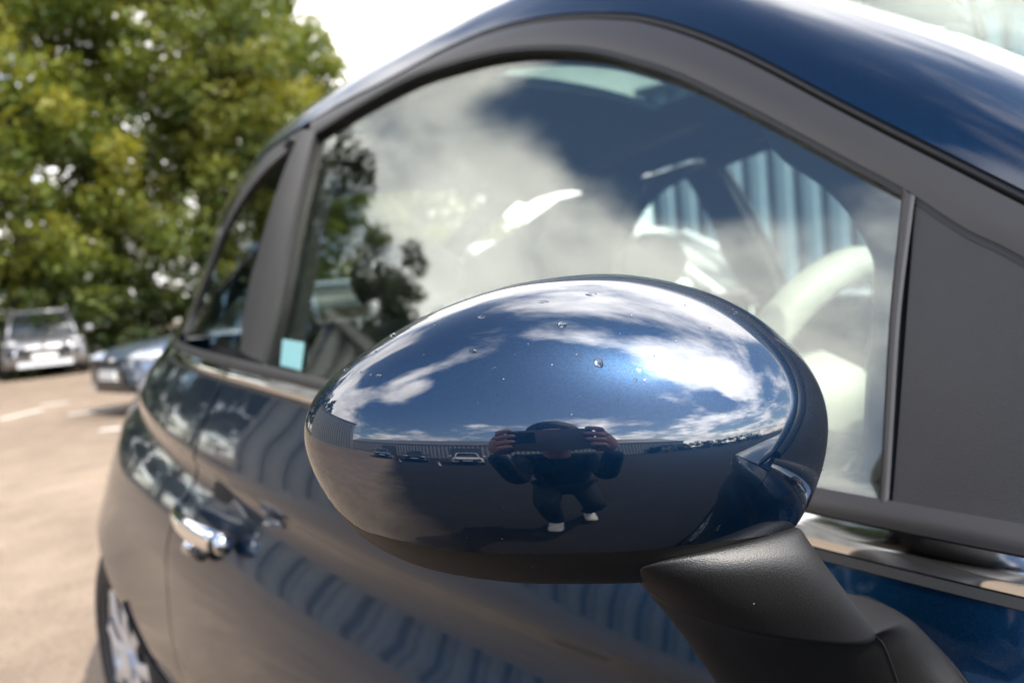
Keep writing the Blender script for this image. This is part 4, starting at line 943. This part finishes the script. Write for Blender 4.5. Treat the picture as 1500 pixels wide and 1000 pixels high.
    for k_ in range(3):
        m=MB(); m.box((0,fr-0.027,gz[0]+0.06-0.06*k_),(hw*0.47,0.008,0.006)); m.build('grille_bar',M['chrome'],root)
    m=MB(); m.box((0,fr-0.050,0.53 if kind=='suv' else 0.50),(0.26,0.012,0.056)); m.build('number_plate',M['plate'],root)
    m=MB(); m.tube([(0,fr+0.03,0.815 if kind=='suv' else 0.66),(0,fr+0.00,0.81 if kind=='suv' else 0.655)],0.05,20); m.build('badge',M['chrome'],root)
    m=MB(); m.box((0,fr+0.06,0.34),(hw*0.62,0.07,0.05)); m.build('skid_plate' if kind=='suv' else 'lower_bumper',M['alloy'] if kind=='suv' else M['trim'],root)
    m=MB(); m.box((0,bk-0.02,0.80),(hw*0.6,0.03,0.05)); m.build('tail_light_bar',simple('tail_lamp',(0.35,0.01,0.01),0.2),root)
def park(name,kind,L_,W,Hh,paint,pos,face,label,group='cars parked round the car park'):
    """face: azimuth the nose points to"""
    r=empty(name,tuple(pos)); tag(r,label,'car' if kind!='van' else 'van',group); r.rotation_euler=(0,0,math.pi-math.radians(face)); car_model(r,L_,W,Hh,paint,kind); return r
p=ground(72,553); 
park('parked_car','suv',4.65,1.84,1.66,M['silver'],p+0.85*np.array((math.sin(math.radians(7.5)),math.cos(math.radians(7.5)),0)),7.5+180+2,'silver sport utility car facing us in front of the trees at far left')
p=np.array(ground(143,605)); fa=math.radians(264)
park('parked_car','hatch',4.2,1.76,1.45,M['bluegrey'],p-0.82*np.array((math.sin(fa),math.cos(fa),0))-0.72*np.array((math.cos(fa),-math.sin(fa),0)),264,'dark blue-grey hatchback half hidden behind the rear of the blue car')
park('parked_car','hatch',4.3,1.8,1.55,M['white_paint'],polar(31.5,14.5),200,'white car seen through the rear side windows of the blue car')
park('parked_car','hatch',4.3,1.8,1.48,M['silver'],polar(37.5,15.5),195,'pale silver car seen through the cabin next to the white one')
park('parked_car','hatch',4.4,1.8,1.50,M['white_paint'],polar(63,5.9),165,'white car parked alongside, seen through the far door window')
for az,d,fc,pt,lab in ((-113,11.0,67,'white_paint','white car mirrored in the cap in front of the ribbed building'),(-96,12.5,80,'blackcar','black car mirrored in the cap left of the white one'),(-83,13.5,95,'bluegrey','dark blue car mirrored at the left end of the cap')):
    park('parked_car','hatch',4.4,1.8,1.46,M[pt],polar(az,d),fc,lab)
for a0,d0,a1,d1 in ((-104,9.0,-104,14),(-122,8.6,-121,14),(-90,10.5,-90,15),(-132,9,-130,14)): line(polar(a0,d0),polar(a1,d1))
# ================================================================= buildings clad in ribbed sheet
clad_w=simple('pale_cladding',(0.42,0.44,0.44),0.5,var=(0.6,0.08)); rib_shade_m=simple('rib_shade',(0.05,0.05,0.05),0.7); clad_g=simple('grey_cladding',(0.20,0.205,0.20),0.5,var=(0.5,0.10)); clad_b=simple('blue_cladding',(0.30,0.40,0.46),0.45,var=(0.5,0.08)); roof_m=simple('roof_sheet',(0.16,0.155,0.15),0.6,var=(0.4,0.15)); door_m=simple('shutter_paint',(0.10,0.12,0.14),0.5)
def shed(label,p0,p1,h,depth,mat,pitch=0.035,step=0.50,doors=()):
    """long shed: front wall from p0 to p1 in real ribs, roof sheet, end walls, roller doors"""
    p0,p1=np.array(p0,float),np.array(p1,float); u=p1-p0; Lw=np.linalg.norm(u); u/=Lw; nrm_=np.array((u[1],-u[0],0)); 
    if nrm_@(CAM_POS*np.array((1,1,0))-p0)<0: nrm_=-nrm_
    root=empty('ribbed_shed',tuple(p0)); tag(root,label,'building')
    n=int(Lw/step); pts=[]
    for i in range(n):
        a=i*step
        for da,dn in ((0,0),(step*.55,0),(step*.65,pitch),(step*.90,pitch)): pts.append(u*(a+da)+nrm_*dn)
    pts.append(u*(n*step)); m=MB(); rg=[]
    m.rings([[p+np.array((0,0,z)) for p in pts] for z in (0.35,h)],cap=False,closed=False); m.build('ribbed_wall',mat,root)
    m=MB()
    for i in range(n): m.box(u*(i*step+step*.275)+nrm_*0.004+np.array((0,0,(h+.35)/2)),(step*.13,0.006,(h-.4)/2),rotz(math.atan2(u[1],u[0])))
    m.build('rib_shade',rib_shade_m,root)['kind']='stuff'  # dark strips in the channels: rib shade put in as colour
    m=MB(); b=-nrm_*depth; c=[np.zeros(3)-nrm_*0.02,u*Lw-nrm_*.02,u*Lw+b,b]
    m.rings([[q+np.array((0,0,z)) for q in c] for z in (0,h-0.02)],cap=False); m.build('wall',mat,root)
    m=MB(); m.rings([[q+np.array((0,0,z))+e_ for q,e_ in zip(c,(nrm_*.25-u*.2,nrm_*.25+u*.2,u*.2,-u*.2))] for z in (h,h+0.22)]); m.build('roof_edge',roof_m,root)
    m=MB(); rid=[(c[0]+c[3])/2+np.array((0,0,h+depth*.16+.2)),(c[1]+c[2])/2+np.array((0,0,h+depth*.16+.2))]
    m.add([*(q+np.array((0,0,h+.22)) for q in c),*rid],[(0,1,5,4),(2,3,4,5),(0,4,3),(1,2,5)]); m.build('roof',roof_m,root)
    m=MB(); m.rings([[q*1.0+np.array((0,0,z))+nrm_*e_ for q,e_ in zip((np.zeros(3),u*Lw,u*Lw,np.zeros(3)),(0.06,0.06,-.01,-.01))] for z in (0,0.36)]); m.build('plinth',simple('plinth',(0.22,0.21,0.20),0.8),root)
    for a,w,hh in doors:
        m=MB(); cc=u*a+nrm_*(pitch+.03); m.rings([[cc-u*w/2+np.array((0,0,z)),cc+u*w/2+np.array((0,0,z)),cc+u*w/2-nrm_*.05+np.array((0,0,z)),cc-u*w/2-nrm_*.05+np.array((0,0,z))] for z in (0.02,hh)]); m.build('roller_door',door_m,root)
    return root
shed('grey ribbed shed mirrored along the door panel of the blue car',(-7.0,18.5,0),(-21.0,8.5,0),7.4,11,clad_g,0.10,0.75,doors=())
shed('long pale ribbed building mirrored along the horizon of the cap',polar(-66,46),polar(-174,43),3.9,16,clad_w,0.05,0.62,doors=((20,4,3.2),(34,4,3.2)))
shed('pale blue ribbed building seen through the far door window',polar(52,26),polar(92,24),7.0,14,clad_b,0.06,0.75)
# hedge behind the person, mirrored at the right end of the cap
hd_=empty('hedge',polar(170,33)); tag(hd_,'dark clipped hedge mirrored at the right end of the cap','hedge')
rng=np.random.default_rng(5); cc=np.stack((rng.uniform(-16,14,260),rng.uniform(-.7,.7,260),rng.uniform(.2,2.4,260)),1); leaves('foliage',cc,np.full(260,.55),40,0.14,LEAF[2],hd_,rng)
m=MB(); [m.tube([(x,0,0),(x+.1,0,1.6)],[0.05,0.02],6) for x in np.linspace(-15,13,40)]; m.build('stem',M['bark'],hd_)
# ================================================================= the person taking the picture
fwd=np.array((math.sin(math.radians(YAW)),math.cos(math.radians(YAW)),0)); rgt=np.array((fwd[1],-fwd[0],0)); 
def L2W(f,r,z): return CAM_POS*np.array((1,1,0))+fwd*f+rgt*r+np.array((0,0,z))
person=empty('person',tuple(L2W(-0.45,0,0))); tag(person,'person in dark clothes and white trainers crouching to take the photo, mirrored in the cap','person')
PL=L2W(-0.45,0,0)
def skin(name,pts,edges,rads,mat,root=0,sub=2):
    me=bpy.data.meshes.new(name); me.from_pydata([tuple(L2W(*p)-PL) for p in pts],edges,[]); o=bpy.data.objects.new(name,me); COL.objects.link(o); o.parent=person
    sk=o.modifiers.new('skin','SKIN'); 
    for v,r in zip(me.skin_vertices[0].data,rads): v.radius=(r,r) if not hasattr(r,'__len__') else r
    for v in me.skin_vertices[0].data: v.use_root=False
    me.skin_vertices[0].data[root].use_root=True; sk.use_smooth_shade=True
    ss=o.modifiers.new('sub','SUBSURF'); ss.levels=ss.render_levels=sub; me.materials.append(mat); return o
# jacket: torso with arms
T=[(-0.72,0,0.72),(-0.68,0,0.82),(-0.58,0,0.94),(-0.48,0,1.02),(-0.47,-0.135,1.00),(-0.47,0.135,1.00),(-0.31,-0.135,0.84),(-0.33,0.145,0.86),(-0.07,-0.118,1.035),(-0.07,0.118,1.035)]
skin('jacket',T,[(0,1),(1,2),(2,3),(3,4),(3,5),(4,6),(5,7),(6,8),(7,9)],[(.145,.11),(.15,.115),(.155,.12),(.085,.08),.058,.058,.038,.038,.026,.026],M['jacket'])
# trousers: pelvis and two bent legs
P_=[(-0.74,0,0.70),(-0.73,-0.085,0.66),(-0.73,0.085,0.66),(-0.46,-0.085,0.53),(-0.50,0.115,0.47),(-0.58,-0.075,0.09),(-0.82,0.10,0.13)]
skin('trousers',P_,[(0,1),(0,2),(1,3),(2,4),(3,5),(4,6)],[(.13,.11),.085,.085,.058,.058,.046,.046],M['trousers'])
for r_,f_,lift in ((-0.08,-0.55,0.0),(0.11,-0.79,0.02)):
    skin('trainer',[(f_-0.10,r_,0.055+lift),(f_,r_,0.065+lift),(f_+0.10,r_,0.048+lift),(f_+0.17,r_,0.040+lift)],[(0,1),(1,2),(2,3)],[(.042,.045),(.040,.050),(.042,.040),(.036,.028)],M['shoe'])
# head, face and hair
def hm(c,r,name,mat,parent=person,n=20,m_=14,rot=None):
    m=MB(); m.ellipsoid(np.array(L2W(*c))-PL,r,n,m_,rot); return m.build(name,mat,parent,True)
skin('head',[(-0.43,0,1.00),(-0.395,0,1.055),(-0.345,0,1.105),(-0.325,0,1.16),(-0.335,0,1.21)],[(0,1),(1,2),(2,3),(3,4)],[.055,.052,(.066,.070),(.076,.088),(.070,.082)],M['skin'])
hm((-0.247,0,1.135),(.014,.018,.022),'nose',M['skin']); 
for s in(-1,1):
    hm((-0.345,s*0.080,1.15),(.012,.022,.032),'ear',M['skin']); hm((-0.262,s*0.032,1.165),(.013,.010,.008),'eye',M['hair'])
hm((-0.262,0,1.098),(.024,.010,.006),'mouth',simple('lips',(0.35,0.12,0.10),0.5))
hm((-0.362,0,1.195),(.094,.096,.085),'hair',M['hair'],rot=rotz(-math.radians(YAW))); hm((-0.415,0,1.13),(.085,.070,.10),'hair',M['hair'],rot=rotz(-math.radians(YAW)))
# hands on the phone: palm and five fingers each
for s in(-1,1):
    pts=[(-0.055,s*0.115,1.045),(-0.035,s*0.100,1.065)]; ed=[(0,1)]; rad=[.026,(.030,.020)]
    for k_,(dz,ln) in enumerate(((0.040,.060),(0.020,.070),(0.0,.068),(-0.018,.055))):
        b=len(pts); pts+=[(-0.028,s*0.092,1.072+dz),(-0.006,s*0.088,1.076+dz),(-0.003,s*(0.088-ln*.45),1.080+dz)]; ed+=[(1,b),(b,b+1),(b+1,b+2)]; rad+=[.010,.009,.0075]
    b=len(pts); pts+=[(-0.040,s*0.075,1.055),(-0.032,s*0.045,1.065)]; ed+=[(1,b),(b,b+1)]; rad+=[.012,.009]
    skin('hand',pts,ed,rad,M['skin'])
ph=empty('phone',tuple(L2W(-0.012,0,1.082))); tag(ph,'grey phone held sideways in both hands, mirrored in the cap','phone'); ph.rotation_euler=(0,0,-math.radians(YAW))
m=MB(); rg=[]
for dy in (-0.004,0.0035):
    rg.append([(0.076*math.copysign(abs(math.cos(a))**0.25,math.cos(a)),dy,0.0375*math.copysign(abs(math.sin(a))**0.25,math.sin(a))) for a in np.linspace(0,2*math.pi,40,endpoint=False)])
m.rings(rg); m.build('phone_body',M['phone'],ph)
m=MB(); m.box((-0.045,0.0048,0.010),(0.020,0.0012,0.019)); m.build('camera_bump',M['dark'],ph)
m=MB(); m.box((0,-0.0046,0),(0.070,0.0005,0.033)); m.build('screen',M['carglass'],ph)
# settle the blue car's parts under its own origin
car.location=CARLOC
for o in car.children: o.location=-CARLOC
